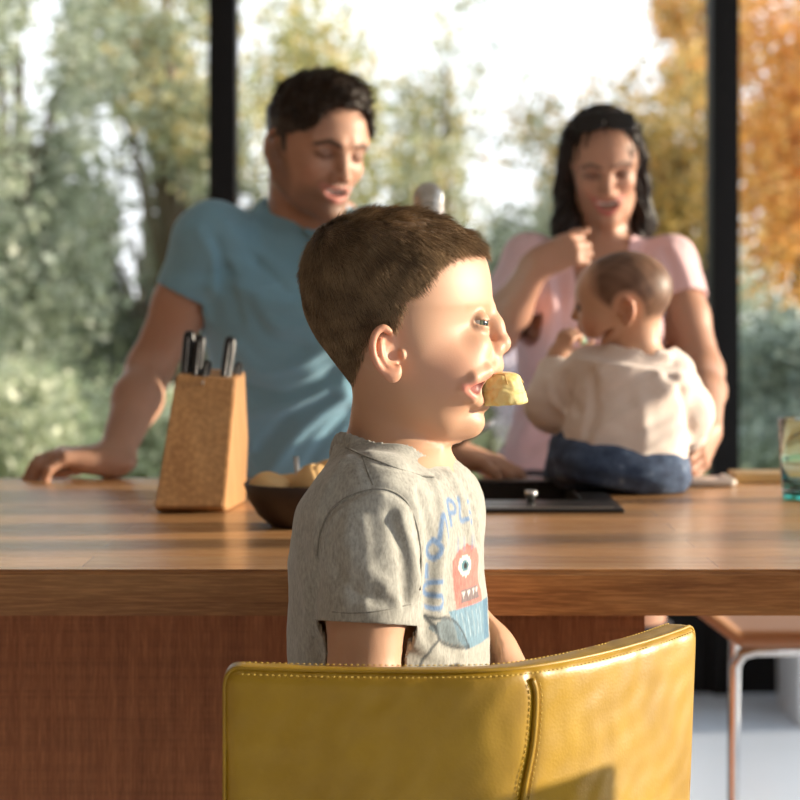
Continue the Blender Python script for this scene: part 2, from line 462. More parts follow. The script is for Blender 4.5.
def adult_head(opt):
    """local frame: x forward, y left, z up, origin at eye height inside the head; about .23 m tall"""
    L = []
    L.append(ell((-.014, 0, .034), (.094, .074, .082)))
    L.append(ell((.034, 0, .032), (.056, .060, .058), k=.03))
    L.append(loft([(-.112, .052, 0, .022, .020), (-.100, .048, 0, .038, .034), (-.080, .036, 0, .052, .048), (-.055, .026, 0, .062, .056), (-.02, .022, 0, .066, .062), (.02, .018, 0, .070, .066), (.05, .01, 0, .07, .066)], np.eye(3), (0, 0, 0), 2.3, .22, cap=.012, k=.02))
    L.append(ell((.076, 0, -.099), (.017, .018+opt.get('jaw', 0), .014), k=.022))           # chin
    for s in (1, -1):
        L.append(ell((.060, s*.036, -.030+opt.get('smile', 0)*.003), (.021, .021, .018), k=.020))      # cheek
        L.append(cone((-.004, s*.060, -.055), (.045, s*.036, -.092), .012+opt.get('jaw', 0), .012, k=.02))
        L.append(cone((.090, s*.012, .021), (.070, s*.048, .020), .0065+opt.get('brow', 0), .006, k=.014))
    base = union(L, .02)
    base = sub(base, [ell((.092, s*.031, .001), (.017, .018, .012), k=.012) for s in (1, -1)])
    M = [base]
    for s in (1, -1):
        M.append(ell((.0705, s*.031, .000), (.0135, .0155, .0125), k=.004))
        M.append(cone((.082, s*.018, .0085), (.0755, s*.046, .007), .0032, .0026, k=.004))  # upper lid fold
    M += chain([(.084, 0, .012), (.092, 0, -.006), (.1035, 0, -.028)], [.0075, .0075, .0085], .012)
    M.append(ell((.1035, 0, -.034), (.0115, .0105, .0095), k=.008))
    for s in (1, -1): M.append(ell((.092, s*.0135, -.036), (.010, .0072, .0075), k=.006))
    M.append(ell((.078, 0, -.062), (.016, .026, .018), k=.016))                              # muzzle
    m = opt.get('smile', 0); wd = .024+.005*m; up = .006*m
    for dz, rr, fx in ((-.0555, .0040, .0935), (-.0700-.004*opt.get('open', 0), .0050, .0905)):
        pts = [(fx-.020*(t/1.0)**2*1.0, t*wd, dz+(up*t*t if dz > -.06 else (up+.009+.004*opt.get('open', 0))*t*t)) for t in np.linspace(-1, 1, 9)]
        M += chain(pts, [rr*(1-.35*abs(t)) for t in np.linspace(-1, 1, 9)], .004)
    u = union(M, .008)
    cuts = [ell((.097, s*.0068, -.0405), (.005, .0034, .003), k=.002) for s in (1, -1)]
    o = opt.get('open', 0)
    if o: cuts.append(ell((.094, 0, -.0615), (.016, .020+.003*m, .0035+.003*o), k=.003))
    else: cuts += [c for c in chain([(.099-.02*t*t, t*wd, -.0625+up*t*t) for t in np.linspace(-1, 1, 7)], .0012, .002)]
    u = sub(u, cuts, .003)
    P2 = [u]
    if o: P2.append(ell((.070, 0, -.0575), (.0165, .019, .0042), k=.001))                    # upper teeth
    for s in (1, -1):
        R = frame2((-.15, 0, 1), (1, 0, 0)); R = R@rot('Z', s*-25)
        R[:, 1] *= s                               # outward
        P2.append(ear_shape((-.006, s*.073, -.012), R, 1.28))
    P2[-1].k = .006; P2[-2].k = .006
    return union(P2, .004)

def garment(name, d, cuts, th, h, lo, hi, tone, mat, parent):
    """mesh the outer face d = 0, trim it exactly along cuts = 0 and give the cloth its thickness"""
    me, v = mesh_sdf(S(d, (np.array(lo)+np.array(hi))/2, 1), h, name, lo=lo, hi=hi, tone=tone)
    c = cuts(v); bm = bmesh.new(); bm.from_mesh(me); bm.verts.ensure_lookup_table()
    kill = [f for f in bm.faces if min(c[x.index] for x in f.verts) > 0]
    edge = {x.index for f in bm.faces for x in f.verts if c[x.index] > 0 and min(c[y.index] for y in f.verts) <= 0}
    ix = np.array(sorted(edge)); p = v[ix]
    for _ in range(3):
        e = .0006; cv = cuts(p); g = np.stack([cuts(p+np.eye(3)[i]*e)-cuts(p-np.eye(3)[i]*e) for i in range(3)], 1)/(2*e)
        n2 = (g*g).sum(1); st = -g*(cv/np.maximum(n2, .25))[:, None]; ln = np.linalg.norm(st, axis=1); st *= np.minimum(1, 1.3*h/np.maximum(ln, 1e-9))[:, None]; p = p+st
    for i, q in zip(ix, p): bm.verts[i].co = Vector(q)
    bmesh.ops.delete(bm, geom=kill, context='FACES')
    lone = [x for x in bm.verts if not x.link_faces]; bmesh.ops.delete(bm, geom=lone, context='VERTS')
    # keep the main piece only
    seen = set(); best = []
    for s0 in bm.verts:
        if s0.index in seen or not s0.is_valid: continue
        st = [s0]; comp = []; seen.add(s0.index)
        while st:
            x = st.pop(); comp.append(x)
            for e_ in x.link_edges:
                y = e_.other_vert(x)
                if y.index not in seen: seen.add(y.index); st.append(y)
        if len(comp) > len(best): best = comp
    keep = set(x.index for x in best); bmesh.ops.delete(bm, geom=[x for x in bm.verts if x.index not in keep], context='VERTS')
    bm.to_mesh(me); bm.free(); o = link_mesh(name, me, mat, parent)
    so = o.modifiers.new('cloth_thickness', 'SOLIDIFY'); so.thickness = th; so.offset = -1; so.use_rim = True
    return o

def soft(d, w): return np.clip(.5-d/(2*w), 0, 1)[:, None]
def eln(q, c, r): return (np.sqrt((((q-np.array(c))/np.array(r))**2).sum(1))-1)*min(r)
def seg(q, a, b):
    a = np.array(a, float); b = np.array(b, float); ab = b-a; t = np.clip(((q-a)@ab)/(ab@ab), 0, 1)
    return np.sqrt(((q-a-t[:, None]*ab)**2).sum(1))
def lerp(c, col, m): return c*(1-m)+np.array(col)*m
def adult_tone(q, c, opt):
    """q: points in head frame, c: Nx3 base colour"""
    lip = opt.get('lip', (.50, .17, .13)); m = opt.get('smile', 0); up = .006*m; wd = .024+.005*m; o = opt.get('open', 0)
    skin = c.copy()
    front = q[:, 0] > .04
    def put(mask, col):
        nonlocal c
        c = lerp(c, col, mask*front[:, None])
    for s in (1, -1): put(soft(eln(q, (.07, s*.045, -.03), (.03, .02, .016)), .012)*.25, (.62, .26, .17))
    put(soft(eln(q, (.103, 0, -.034), (.014, .014, .011)), .006)*.25, (.62, .27, .18))
    if opt.get('stubble'):
        d = np.minimum(eln(q, (.05, 0, -.085), (.06, .062, .038)), eln(q, (.09, 0, -.052), (.02, .03, .009)))
        sd = np.minimum(seg(q, (-.005, .07, -.02), (.02, .058, -.075)), seg(q, (-.005, -.07, -.02), (.02, -.058, -.075)))-.02
        c = lerp(c, (.13, .085, .065), soft(np.minimum(d, sd), .008)*opt['stubble'])
    for dz, rr in ((-.0555, .0052), (-.0700-.004*o, .0062)):
        z0 = dz+(up if dz > -.06 else up+.009+.004*o)*(q[:, 1]/wd)**2
        d = np.abs(q[:, 2]-z0)-rr*.9*np.sqrt(np.clip(1-(q[:, 1]/(wd*1.08))**2, 0, 1)); d = np.where((np.abs(q[:, 1]) < wd*1.08) & (q[:, 0] > .066), d, .02)
        put(soft(d, .001), lip)
    if o:
        zc = -.0625+(up+.004)*(q[:, 1]/wd)**2
        inm = (q[:, 0] < .0905) & (q[:, 0] > .06) & (np.abs(q[:, 1]) < opt.get('teeth', .0185)) & (np.abs(q[:, 2]-zc) < .0050)
        teeth = inm & (q[:, 2] > -.064+(up+.004)*(q[:, 1]/wd)**2) & (q[:, 0] > .078-.1*np.abs(q[:, 1])*.3)
        c[inm & ~teeth & (np.abs(q[:, 2]-zc) < .006)] = (.12, .03, .03); c[teeth & (np.abs(q[:, 2]-zc) < .0065)] = (.82, .78, .70)
    for s in (1, -1):
        bz = opt.get('browz', .021)
        d = np.minimum(seg(q[:, 1:], (s*.014, bz-.002), (s*.032, bz+.004)), seg(q[:, 1:], (s*.032, bz+.004), (s*.050, bz-.004)))-opt.get('browr', .0035)
        put(soft(d, .0015)*.85, opt.get('browc', (.045, .028, .02)))
        d = np.minimum(seg(q[:, 1:], (s*.020, -.003), (s*.033, -.006+opt.get('lash', 0))), seg(q[:, 1:], (s*.033, -.006+opt.get('lash', 0)), (s*.046, -.001)))-.0017
        put(soft(d, .0008)*.95, (.02, .012, .01))
        put(soft(eln(q, (.085, s*.031, .001), (.02, .019, .010)), .004)*opt.get('eye', .35), (.16, .075, .05))
    return c

def hand(wr, fwd, back, thumb, s=1.0, curls=((15, 20, 15),)*4, spread=(8, 2, -4, -10), thumb_dir=(.62, .75, -.28), tc=20, k=.007):
    """wr wrist point; fwd towards the fingers; back = normal of the back of the hand; thumb = +1/-1 side along cross(back,fwd)"""
    x = np.array(fwd, float); x /= np.linalg.norm(x); z = np.array(back, float); z -= x*(z@x); z /= np.linalg.norm(z)
    y = np.cross(z, x)*thumb; R = np.stack([x, y, z], 1)
    L = []
    L.append(limb((-.012, 0, 0), (.03, .002, 0), .022, .031, np.eye(3), (1, 1, .62), k=.015))
    for yb, yk, r in ((.014, .026, .0145), (.005, .009, .0145), (-.004, -.008, .0135), (-.012, -.024, .012)):
        L.append(cone((.012, yb, -.001), (.083-.006*abs(yk)/.02, yk, .002), r, .0108, k=.012))
    L.append(ell((.032, .024, -.010), (.026, .014, .011), k=.012))
    L.append(ell((.035, -.020, -.008), (.028, .011, .010), k=.012))
    for i, (yk, ln, r) in enumerate(((.027, .074, .0088), (.009, .082, .0090), (-.009, .075, .0085), (-.0255, .059, .0075))):
        p = np.array([.086-.006*abs(yk)/.02, yk, .001]); a = 0; sp_ = math.radians(spread[i]); pts = [p]
        for j, fr in enumerate((.45, .30, .25)):
            a += math.radians(curls[i % len(curls)][j])
            d = np.array([math.cos(a)*math.cos(sp_), math.cos(a)*math.sin(sp_), -math.sin(a)]); p = p+d*ln*fr; pts.append(p)
        L += chain(pts, [r*1.04, r*.98, r*.9, r*.78], .004)
    p = np.array([.022, .024, -.008]); d = np.array(thumb_dir, float); d /= np.linalg.norm(d); pts = [p]
    for j, fr in enumerate((.040, .032, .026)):
        p = p+d*fr; pts.append(p); d = d+np.array([.35, -.15, -.05])*math.radians(tc)*2; d /= np.linalg.norm(d)
    L += chain(pts, [.0125, .0108, .0100, .0082], .006)
    return xf(union(L, k), R, wr, s)

def snap(shape, px, py, y0=1.0, y1=5.0):
    """first surface point of shape on the sight line through the photo position"""
    Y = y0
    for _ in range(400):
        p = P(px, py, Y)[None]; d = shape.f(p)[0]
        if d < .0004: return p[0]
        Y += max(d*.5, .0004)
        if Y > y1: return None
    return P(px, py, Y)
def in_poly(x, z, poly):
    x = np.asarray(x); z = np.asarray(z); r = np.zeros(len(x), bool); n = len(poly); j = n-1
    for i in range(n):
        xi, zi = poly[i]; xj, zj = poly[j]
        c = ((zi > z) != (zj > z)) & (x < (xj-xi)*(z-zi)/(zj-zi+1e-12)+xi); r ^= c; j = i
    return r

def legs_and_feet(hips, knees, ankles, toe, rs, k=.03):
    """bare lower body as shapes: thighs, calves, feet"""
    L = []
    for h, kn, an in zip(hips, knees, ankles):
        L += [cone(h, kn, rs[0], rs[1]), cone(kn, np.array(kn)*.65+np.array(an)*.35, rs[1], rs[2]), cone(np.array(kn)*.65+np.array(an)*.35, an, rs[2], rs[3])]
        t = np.array(toe, float); L += [cone(np.array(an)-t*.15+(0, 0, -.03), np.array(an)+t*.8+(0, 0, -.045), rs[3]*.85, rs[3]*.6)]
    return L
def shoe_mesh(name, an, toe, floor, s, mat, sole_mat, parent):
    t = np.array(toe, float); t /= np.linalg.norm(t); a = np.array([an[0], an[1], floor]); side = np.cross((0, 0, 1), t)
    R = np.stack([t, side, (0, 0, 1)], 1)
    up = union([cone((-.05, 0, .055), (.0, 0, .065), .042, .044), cone((.0, 0, .06), (.14, 0, .04), .045, .036), ell((.16, 0, .036), (.05, .045, .03))], .03)
    up = inter(xf(up, R, a, s), lambda p: np.maximum(-(p[:, 2]-floor-.012*s), p[:, 2]-floor-.10*s), .004)
    me, _ = mesh_sdf(up, .006*s+.001, name); o = link_mesh(name, me, mat, parent)
    so = xf(loft([(0, .05, 0, .14, .045), (.022, .05, 0, .14, .045)], np.eye(3), (0, 0, 0), 2.6, cap=.004), R, a+np.array([0, 0, .002]), s)
    me, _ = mesh_sdf(so, .006*s+.001, 'sole'); link_mesh('sole', me, sole_mat, o); return o
# ------------------------------------------------------------------ shared materials
M = {}
def mk_mats():
    x = attr_mat('skin', .48, .12, (1, .32, .16), (900, .12), spec=.4); M['skin'] = x.m
    x = attr_mat('hair', .5, spec=.25); M['hair'] = x.m
    # heathered jersey: fine fibre flecks over the garment's own colour
    for nm, bsc, fl in (('jersey', 1400, .35), ('jersey_plain', 500, .06)):
        x = NT(nm); a = x.n('Attribute'); a.attribute_name = 'tone'
        nz_ = x.noise(x.coord((1, 1, .35)), 420, 3, .7); r = x.ramp(nz_, [(.3, (1-fl,)*3+(1,)), (.7, (1+fl*.4,)*3+(1,))])
        x.set(Base_Color=x.mix(1.0, a.outputs['Color'], r, 'MULTIPLY'), Roughness=.9, Specular_IOR_Level=.15, Sheen_Weight=.25, Sheen_Roughness=.5)
        x.bump(x.noise(x.coord(), bsc, 2), .25, .0006); M[nm] = x.m
    x = NT('denim'); c = x.coord((1, 1, 1)); r = x.ramp(x.noise(c, 35, 5, .7), [(.35, srgb(38, 52, 78)), (.6, srgb(74, 92, 122)), (.75, srgb(150, 165, 185))])
    x.set(Base_Color=r, Roughness=.9); x.bump(x.noise(c, 900, 2), .3, .0008); M['denim'] = x.m
    M['dark_cloth'] = plain('dark_cloth', srgb(40, 40, 50), .9)
    M['shoe'] = plain('shoe_leather', srgb(60, 52, 46), .5); M['sole'] = plain('shoe_sole', srgb(200, 196, 188), .6)
    # oak worktop: boards joined along X
    def wood(nm, lo, mid, hi, rough, sc=(1.2, 14, 14), boards=None, rot_=(0, 0, 0), spec=.5, bumpy=.08, knots=True):
        x = NT(nm); c = x.coord(sc, rot_)
        n1 = x.noise(c, 2.2, 6, .6, .6); n2 = x.noise(x.coord((sc[0]*6, sc[1]*9, sc[2]*9), rot_), 3, 3, .6)
        col = x.ramp(n1, [(.30, lo), (.5, mid), (.70, hi)])
        col = x.mix(.35, col, x.mix(x.ramp(n2, [(.45, (0, 0, 0, 1)), (.62, (1, 1, 1, 1))]), tuple(v*.55 for v in lo[:3])+(1,), hi))
        if boards:
            br = x.n('TexBrick'); br.inputs['Scale'].default_value = 1; br.inputs['Mortar Size'].default_value = .0006
            br.inputs['Brick Width'].default_value = boards[0]; br.inputs['Row Height'].default_value = boards[1]
            br.inputs['Color1'].default_value = (.70, .70, .70, 1); br.inputs['Color2'].default_value = (1.08, 1.04, 1.0, 1); br.inputs['Mortar'].default_value = (.5, .45, .4, 1)
            x.l(x.coord((1, 1, 1)), br.inputs['Vector']); col = x.mix(1.0, col, br.outputs[0], 'MULTIPLY')
        x.set(Base_Color=col, Roughness=rough, Specular_IOR_Level=spec); x.bump(n2, bumpy, .001); M[nm] = x.m
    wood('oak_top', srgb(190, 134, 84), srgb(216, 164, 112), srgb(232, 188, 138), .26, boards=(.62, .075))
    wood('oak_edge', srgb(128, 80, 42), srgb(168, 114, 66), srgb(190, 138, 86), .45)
    wood('walnut_panel', srgb(142, 84, 48), srgb(162, 100, 60), srgb(178, 114, 72), .6, sc=(30, 1.5, 1.2), bumpy=.2)
    wood('beech', srgb(160, 112, 66), srgb(182, 134, 84), srgb(196, 150, 100), .5, sc=(9, 9, .07), bumpy=0)
    wood('pale_board', srgb(190, 150, 90), srgb(214, 178, 116), srgb(226, 196, 140), .5)
    # panel: fine cross-hatched veneer
    t = M['walnut_panel'].node_tree; pb_ = t.nodes['Principled BSDF']; x = NT.__new__(NT); x.m = M['walnut_panel']; x.t = t; x.b = pb_
    src = pb_.inputs['Base Color'].links[0].from_socket
    h1 = x.noise(x.coord((1.5, 1, 150)), 1.6, 2, .5); h2 = x.noise(x.coord((120, 1, 1.2)), 1.6, 2, .5)
    mm = x.n('Math'); mm.operation = 'ADD'; x.l(h1, mm.inputs[0]); x.l(h2, mm.inputs[1])
    x.set(Base_Color=x.mix(1.0, src, x.ramp(mm.outputs[0], [(.75, (.88, .87, .86, 1)), (1.25, (1.10, 1.09, 1.08, 1))]), 'MULTIPLY'))
    x = NT('leather_yellow'); c = x.coord()
    v = x.n('TexVoronoi'); v.inputs['Scale'].default_value = 420; x.l(c, v.inputs['Vector'])
    n1 = x.noise(c, 18, 4, .6)
    x.set(Base_Color=x.ramp(n1, [(.3, srgb(156, 120, 18)), (.7, srgb(174, 137, 26))]), Roughness=.40, Specular_IOR_Level=.5, Coat_Weight=.06, Coat_Roughness=.3)
    mx = x.n('Math'); mx.operation = 'ADD'; x.l(v.outputs['Distance'], mx.inputs[0]); x.l(n1, mx.inputs[1]); x.bump(mx.outputs[0], .07, .0010); M['leather'] = x.m
    M['thread'] = plain('ochre_thread', srgb(198, 166, 70), .7)
    M['chrome'] = NT('chrome').set(Base_Color=(.75, .74, .72, 1), Metallic=1.0, Roughness=.12).m
    M['steel'] = NT('brushed_steel').set(Base_Color=(.62, .62, .62, 1), Metallic=1.0, Roughness=.28).m
    x = NT('black_composite'); x.set(Base_Color=x.ramp(x.noise(x.coord(), 300, 2), [(.4, (.010, .010, .011, 1)), (.7, (.022, .022, .024, 1))]), Roughness=.35); M['black'] = x.m
    M['black_frame'] = plain('black_aluminium', (.009, .008, .008, 1), .6, Specular_IOR_Level=.2)
    M['wall'] = plain('warm_plaster', srgb(150, 136, 120), .9)
    M['dark_wall'] = plain('dark_plaster', srgb(104, 88, 74), .9)
    M['ceiling'] = plain('ceiling_plaster', srgb(206, 200, 192), .9)
    x = NT('pale_resin_floor'); x.set(Base_Color=x.ramp(x.noise(x.coord(), 1.2, 4), [(.3, srgb(214, 224, 240)), (.7, srgb(226, 234, 247))]), Roughness=.30); M['floor'] = x.m
    x = NT('window_glass'); x.t.nodes.remove(x.b); tr = x.n('BsdfTransparent'); gl = x.n('BsdfGlossy'); gl.inputs['Roughness'].default_value = .02
    lw = x.n('LayerWeight'); lw.inputs[0].default_value = .12; ms = x.n('MixShader'); x.l(lw.outputs['Fresnel'], ms.inputs[0]); x.l(tr.outputs[0], ms.inputs[1]); x.l(gl.outputs[0], ms.inputs[2])
    x.l(ms.outputs[0], x.t.nodes['Material Output'].inputs[0]); M['pane'] = x.m
mk_mats()
# ------------------------------------------------------------------ the room
WY = 6.05
def struct(name, mb, mat): return tag(mb.build(name, mat), kind='structure')
struct('floor', MB().box((-3.2, -3.0, -.12), (2.95, WY+.05, 0)), M['floor'])
struct('ceiling', MB().box((-3.2, -3.0, 2.62), (2.95, WY+.05, 2.75)), M['ceiling'])
struct('wall_left', MB().box((-3.32, -3.0, -.12), (-3.2, WY+.05, 2.75)), M['dark_wall'])
mb = MB().box((-3.32, -3.12, -.12), (2.95, -3.0, 2.75)); struct('wall_back', mb, M['wall'])
MUL = [X0*WY/F_PX for X0 in (-175.5-994, -175.5-497, -175.5, 321.5, 321.5+497)]
for i in range(4):
    fr = MB()
    x0, x1 = MUL[i], MUL[i+1]
    fr.box((x0, WY-.05, .0), (x1, WY+.03, .285)); fr.box((x0, WY-.05, 2.55), (x1, WY+.03, 2.62))
    struct('window_%d' % (i+1), MB().box((x0+.04, WY-.014, .285), (x1-.04, WY-.004, 2.55)), M['pane'])
    struct('trim_%d' % (i+1), fr, M['black_frame'])
for i, x in enumerate(MUL): struct('trim_%d' % (i+5), MB().box((x-.041, WY-.085, 0), (x+.041, WY+.035, 2.62), bev=.003), M['black_frame'])
# glazed right-hand wall with posts
for i, y in enumerate((-2.94, -1.6, -.2, 1.02, 2.52, 4.05, 5.9)):
    struct('trim_%d' % (i+10), MB().box((2.87, y-.04, 0), (2.95, y+.04, 2.62), bev=.003), M['black_frame'])
struct('trim_17', MB().box((2.88, -3, 0), (2.94, WY, .12)).box((2.88, -3, 2.5), (2.94, WY, 2.62)), M['black_frame'])
struct('trim_18', MB().box((.741*1, 6.0, 0), (.742, 6.001, .001)), M['black_frame']) if False else None

# ------------------------------------------------------------------ kitchen island
ZT, TF, TB = .92, 1.926, 2.922
isl = empty('kitchen_island', (-.4, 2.5, 0), 'long kitchen island with a brown veneered panel under the worktop', 'kitchen island')
MB().box((-2.1, 2.10, .09), (.257, 2.84, ZT-.0445)).build('cabinet_body', M['walnut_panel'], isl)
MB().box((-2.1, 2.14, 0), (.24, 2.80, .09)).build('plinth', M['black_frame'], isl)
# worktop with the sink cut out and softly broken front edge
SX0, SX1, SY0, SY1 = -.10, .262, 2.46, 2.845
bm = bmesh.new()
xs = [-2.2, SX0, SX1, 1.9]; ys = [TF, SY0, SY1, TB]
vt = [[[bm.verts.new((x, y, z)) for z in (ZT-.044, ZT)] for y in ys] for x in xs]
for i in range(3):
    for j in range(3):
        if (i, j) == (1, 1): continue
        bm.faces.new([vt[i][j][1], vt[i+1][j][1], vt[i+1][j+1][1], vt[i][j+1][1]]); bm.faces.new([vt[i][j][0], vt[i][j+1][0], vt[i+1][j+1][0], vt[i+1][j][0]])
def wall_(a, b): bm.faces.new([a[0], b[0], b[1], a[1]])
for i in range(3): wall_(vt[i][0], vt[i+1][0]); wall_(vt[i+1][3], vt[i][3])
for j in range(3): wall_(vt[3][j], vt[3][j+1]); wall_(vt[0][j+1], vt[0][j])
wall_(vt[2][1], vt[1][1]); wall_(vt[1][2], vt[2][2]); wall_(vt[1][1], vt[1][2]); wall_(vt[2][2], vt[2][1])
bmesh.ops.recalc_face_normals(bm, faces=bm.faces)
eb = [e for e in bm.edges if all(abs(v.co.y-TF) < 1e-4 for v in e.verts) and all(abs(v.co.z-ZT) < 1e-4 for v in e.verts)]
bmesh.ops.bevel(bm, geom=eb, offset=.005, segments=3, affect='EDGES')
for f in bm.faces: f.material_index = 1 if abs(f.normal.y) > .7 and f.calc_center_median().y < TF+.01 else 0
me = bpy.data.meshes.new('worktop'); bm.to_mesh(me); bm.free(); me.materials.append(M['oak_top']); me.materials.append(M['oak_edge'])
wt = link_mesh('worktop', me, None); tag(wt, 'thick oak worktop running across the whole picture', 'worktop')
# ------------------------------------------------------------------ the garden beyond the glass
gm = NT('grass'); gm.set(Base_Color=gm.ramp(gm.noise(gm.coord(), 3, 5, .7), [(.3, srgb(96, 112, 66)), (.7, srgb(150, 158, 104))]), Roughness=.9)
struct('ground', MB().box((-45, WY+.06, -.25), (45, 90, -.02)), gm.m)
struct('terrace', MB().box((-8, WY+.055, -.2), (8, WY+1.9, -.012)), plain('pale_paving', srgb(186, 182, 172), .8))
def leaf_mat(name):
    x = NT(name); x.t.nodes.remove(x.b); a = x.n('Attribute'); a.attribute_name = 'tone'
    d = x.n('BsdfDiffuse'); t = x.n('BsdfTranslucent'); g = x.n('BsdfGlossy'); g.inputs['Roughness'].default_value = .45
    m1 = x.n('MixShader'); m1.inputs[0].default_value = .42; m2 = x.n('MixShader'); m2.inputs[0].default_value = .06
    x.l(a.outputs['Color'], d.inputs[0]); x.l(a.outputs['Color'], t.inputs[0]); x.l(d.outputs[0], m1.inputs[1]); x.l(t.outputs[0], m1.inputs[2])
    x.l(m1.outputs[0], m2.inputs[1]); x.l(g.outputs[0], m2.inputs[2]); x.l(m2.outputs[0], x.t.nodes['Material Output'].inputs[0]); return x.m
M['leaf'] = leaf_mat('leaf'); M['bark'] = plain('bark', srgb(92, 80, 66), .9)
def leaves(name, blobs, n, size, cols, root, seed, holes=()):
    g = np.random.default_rng(seed); vol = np.array([b[1][0]*b[1][1]*b[1][2] for b in blobs])**.67; pr = vol/vol.sum()
    k = g.choice(len(blobs), n, p=pr); C = np.array([b[0] for b in blobs])[k]; Rr = np.array([b[1] for b in blobs])[k]
    d = g.normal(size=(n, 3)); d /= np.linalg.norm(d, axis=1)[:, None]; rad = g.uniform(0, 1, n)**.45
    p = C+d*Rr*rad[:, None]*(1+.18*np.sin(d[:, 0]*7+k)[:, None])
    # twiggy clumping
    p += .5*size*np.stack([nz(p, .55/size, seed+i) for i in range(3)], 1)
    keep = (nz(p, .20/size, seed+9) > -.55)&(p[:, 2] > 0)
    for hc_, hr in holes: keep &= ((((p-np.array(hc_))/np.array(hr))**2).sum(1) > 1)
    p = p[keep]; n = len(p); k = k[keep]
    a = g.normal(size=(n, 3)); a[:, 2] -= .3; a /= np.linalg.norm(a, axis=1)[:, None]; b = np.cross(a, g.normal(size=(n, 3))); b /= np.linalg.norm(b, axis=1)[:, None]; nn = np.cross(a, b)
    s = size*g.uniform(.6, 1.25, n)[:, None]
    V = np.stack([p, p+a*s*.45+b*s*.30+nn*s*.06, p+a*s, p+a*s*.45-b*s*.30+nn*s*.06], 1).reshape(-1, 3)
    me = bpy.data.meshes.new(name); me.vertices.add(4*n); me.vertices.foreach_set('co', V.astype(np.float32).ravel())
    i0 = np.arange(n)[:, None]*4; T = np.concatenate([i0+np.array([[0, 1, 2]]), i0+np.array([[0, 2, 3]])], 1).reshape(-1)
    me.loops.add(len(T)); me.loops.foreach_set('vertex_index', T.astype(np.int32)); me.polygons.add(2*n); me.polygons.foreach_set('loop_start', np.arange(0, 6*n, 3, dtype=np.int32)); me.update(calc_edges=True)
    cols = np.array([srgb(*c)[:3] for c in cols]); gy = .08 if cols[:, 0].mean() > cols[:, 2].mean()*2.2 else .22; cols = cols*(1-gy)+cols.mean(1)[:, None]*gy+.02; cc = cols[(g.integers(0, len(cols), n))]*g.uniform(.75, 1.2, (n, 1))  # garden haze put into the leaf colours: greyed and slightly lifted
    at = me.color_attributes.new('tone', 'FLOAT_COLOR', 'POINT'); c4 = np.ones((n, 4, 4), np.float32); c4[:, :, :3] = cc[:, None]; at.data.foreach_set('color', c4.ravel())
    return link_mesh(name, me, M['leaf'], root)
def G(px, py, D): return P(px, py, D)
def plant(name, cat, label, px, py, D, depth, n, size, cols, seed, nb=9, trunk=.06, group=None, holes=(), top_r=.5):
    """px, py: extents in the photo; crown of nb clumps filling them at distance D"""
    g = np.random.default_rng(seed+100); x0, z1, x1, z0 = *G(px[0], px[1], D)[[0, 2]], *G(py[0], py[1], D)[[0, 2]]; z0 = max(z0, .12)
    root = empty(name, ((x0+x1)/2, D, -.02), label, cat, group); w_, h_ = x1-x0, z1-z0; blobs = []
    for i in range(nb):
        u, v = (i+.5)/nb, g.uniform(0, 1); rx = w_*g.uniform(.20, .30); rz = h_*g.uniform(.16, .26)
        c = (x0+rx+(w_-2*rx)*g.uniform(0, 1), D+g.uniform(-.5, .5)*depth, z0+rz+(h_-2*rz)*u); blobs.append((c, (rx, depth*.35, rz)))
    leaves('foliage', blobs, n, size, cols, root, seed, holes)
    tb = MB(); xm = (x0+x1)/2; top = np.array([xm, D, z0+h_*.75])
    tb.tube([(xm, D, -.05), (xm+.03, D, z0+h_*.3), tuple(top)], [trunk, trunk*.75, trunk*.3], 9); tb.build('trunk', M['bark'], root)
    for b_ in blobs[1::2]: MB().tube([(xm+.01, D, max(.05, b_[0][2]*.45)), tuple((np.array(b_[0])+np.array([xm, D, b_[0][2]*.7]))/2), tuple(b_[0])], [trunk*.45, trunk*.3, trunk*.12], 6).build('branch', M['bark'], root)
    return root
hole = [(G(132, 245, 16), (.165, 2.0, .55)), (G(132, 245, 13.3), (.14, 1.6, .46)), (G(140, 245, 25), (.22, 6, .8))]
gn, dk, lt = [(140, 152, 120), (164, 174, 142), (188, 194, 168)], [(70, 82, 60), (92, 102, 76), (112, 120, 90)], [(172, 182, 140), (196, 202, 164), (152, 166, 122)]
yl, ol, og, tl = [(174, 174, 118), (198, 188, 118), (150, 160, 112), (214, 188, 104)], [(176, 152, 82), (204, 172, 88), (152, 138, 78), (220, 178, 84)], [(238, 176, 74), (226, 158, 58), (242, 196, 100), (206, 150, 66)], [(134, 154, 142), (164, 180, 166), (118, 134, 114)]
GR = 'garden trees beyond the window'; BU = 'garden bushes beyond the window'
plant('garden_tree', 'tree', 'grey green leafy tree filling the left edge of the window', (-90, -80), (125, 400), 11, 1.6, 16500, .075, gn, 1, 22, .08, GR)
plant('garden_tree', 'tree', 'dark evergreen in deep shade left of the man\'s shoulder', (20, 120), (270, 430), 16, 1.6, 10500, .085, dk, 2, 12, .09, GR, hole)
plant('garden_tree', 'tree', 'pale green crown just left of the left window post', (70, -90), (262, 215), 13.3, 1.6, 12000, .075, gn+yl, 3, 13, .08, GR, hole)
plant('garden_bush', 'bush', 'light green bush low in the window beyond the man\'s planted hand', (-60, 345), (95, 500), 8.9, 1.0, 6500, .055, lt, 4, 8, .02, BU)
plant('garden_bush', 'bush', 'light green bush low in the window behind the man\'s elbow', (80, 372), (250, 500), 10, 1.2, 6000, .055, lt, 5, 8, .02, BU)
plant('garden_tree', 'tree', 'airy yellow green tree behind the man\'s head', (225, -60), (400, 400), 18.6, 2.0, 8500, .095, yl, 6, 13, .08, GR)
plant('garden_tree', 'tree', 'airy yellow green tree between the man and the woman', (350, -30), (540, 360), 21.2, 2.0, 7000, .105, yl+gn, 7, 11, .08, GR)
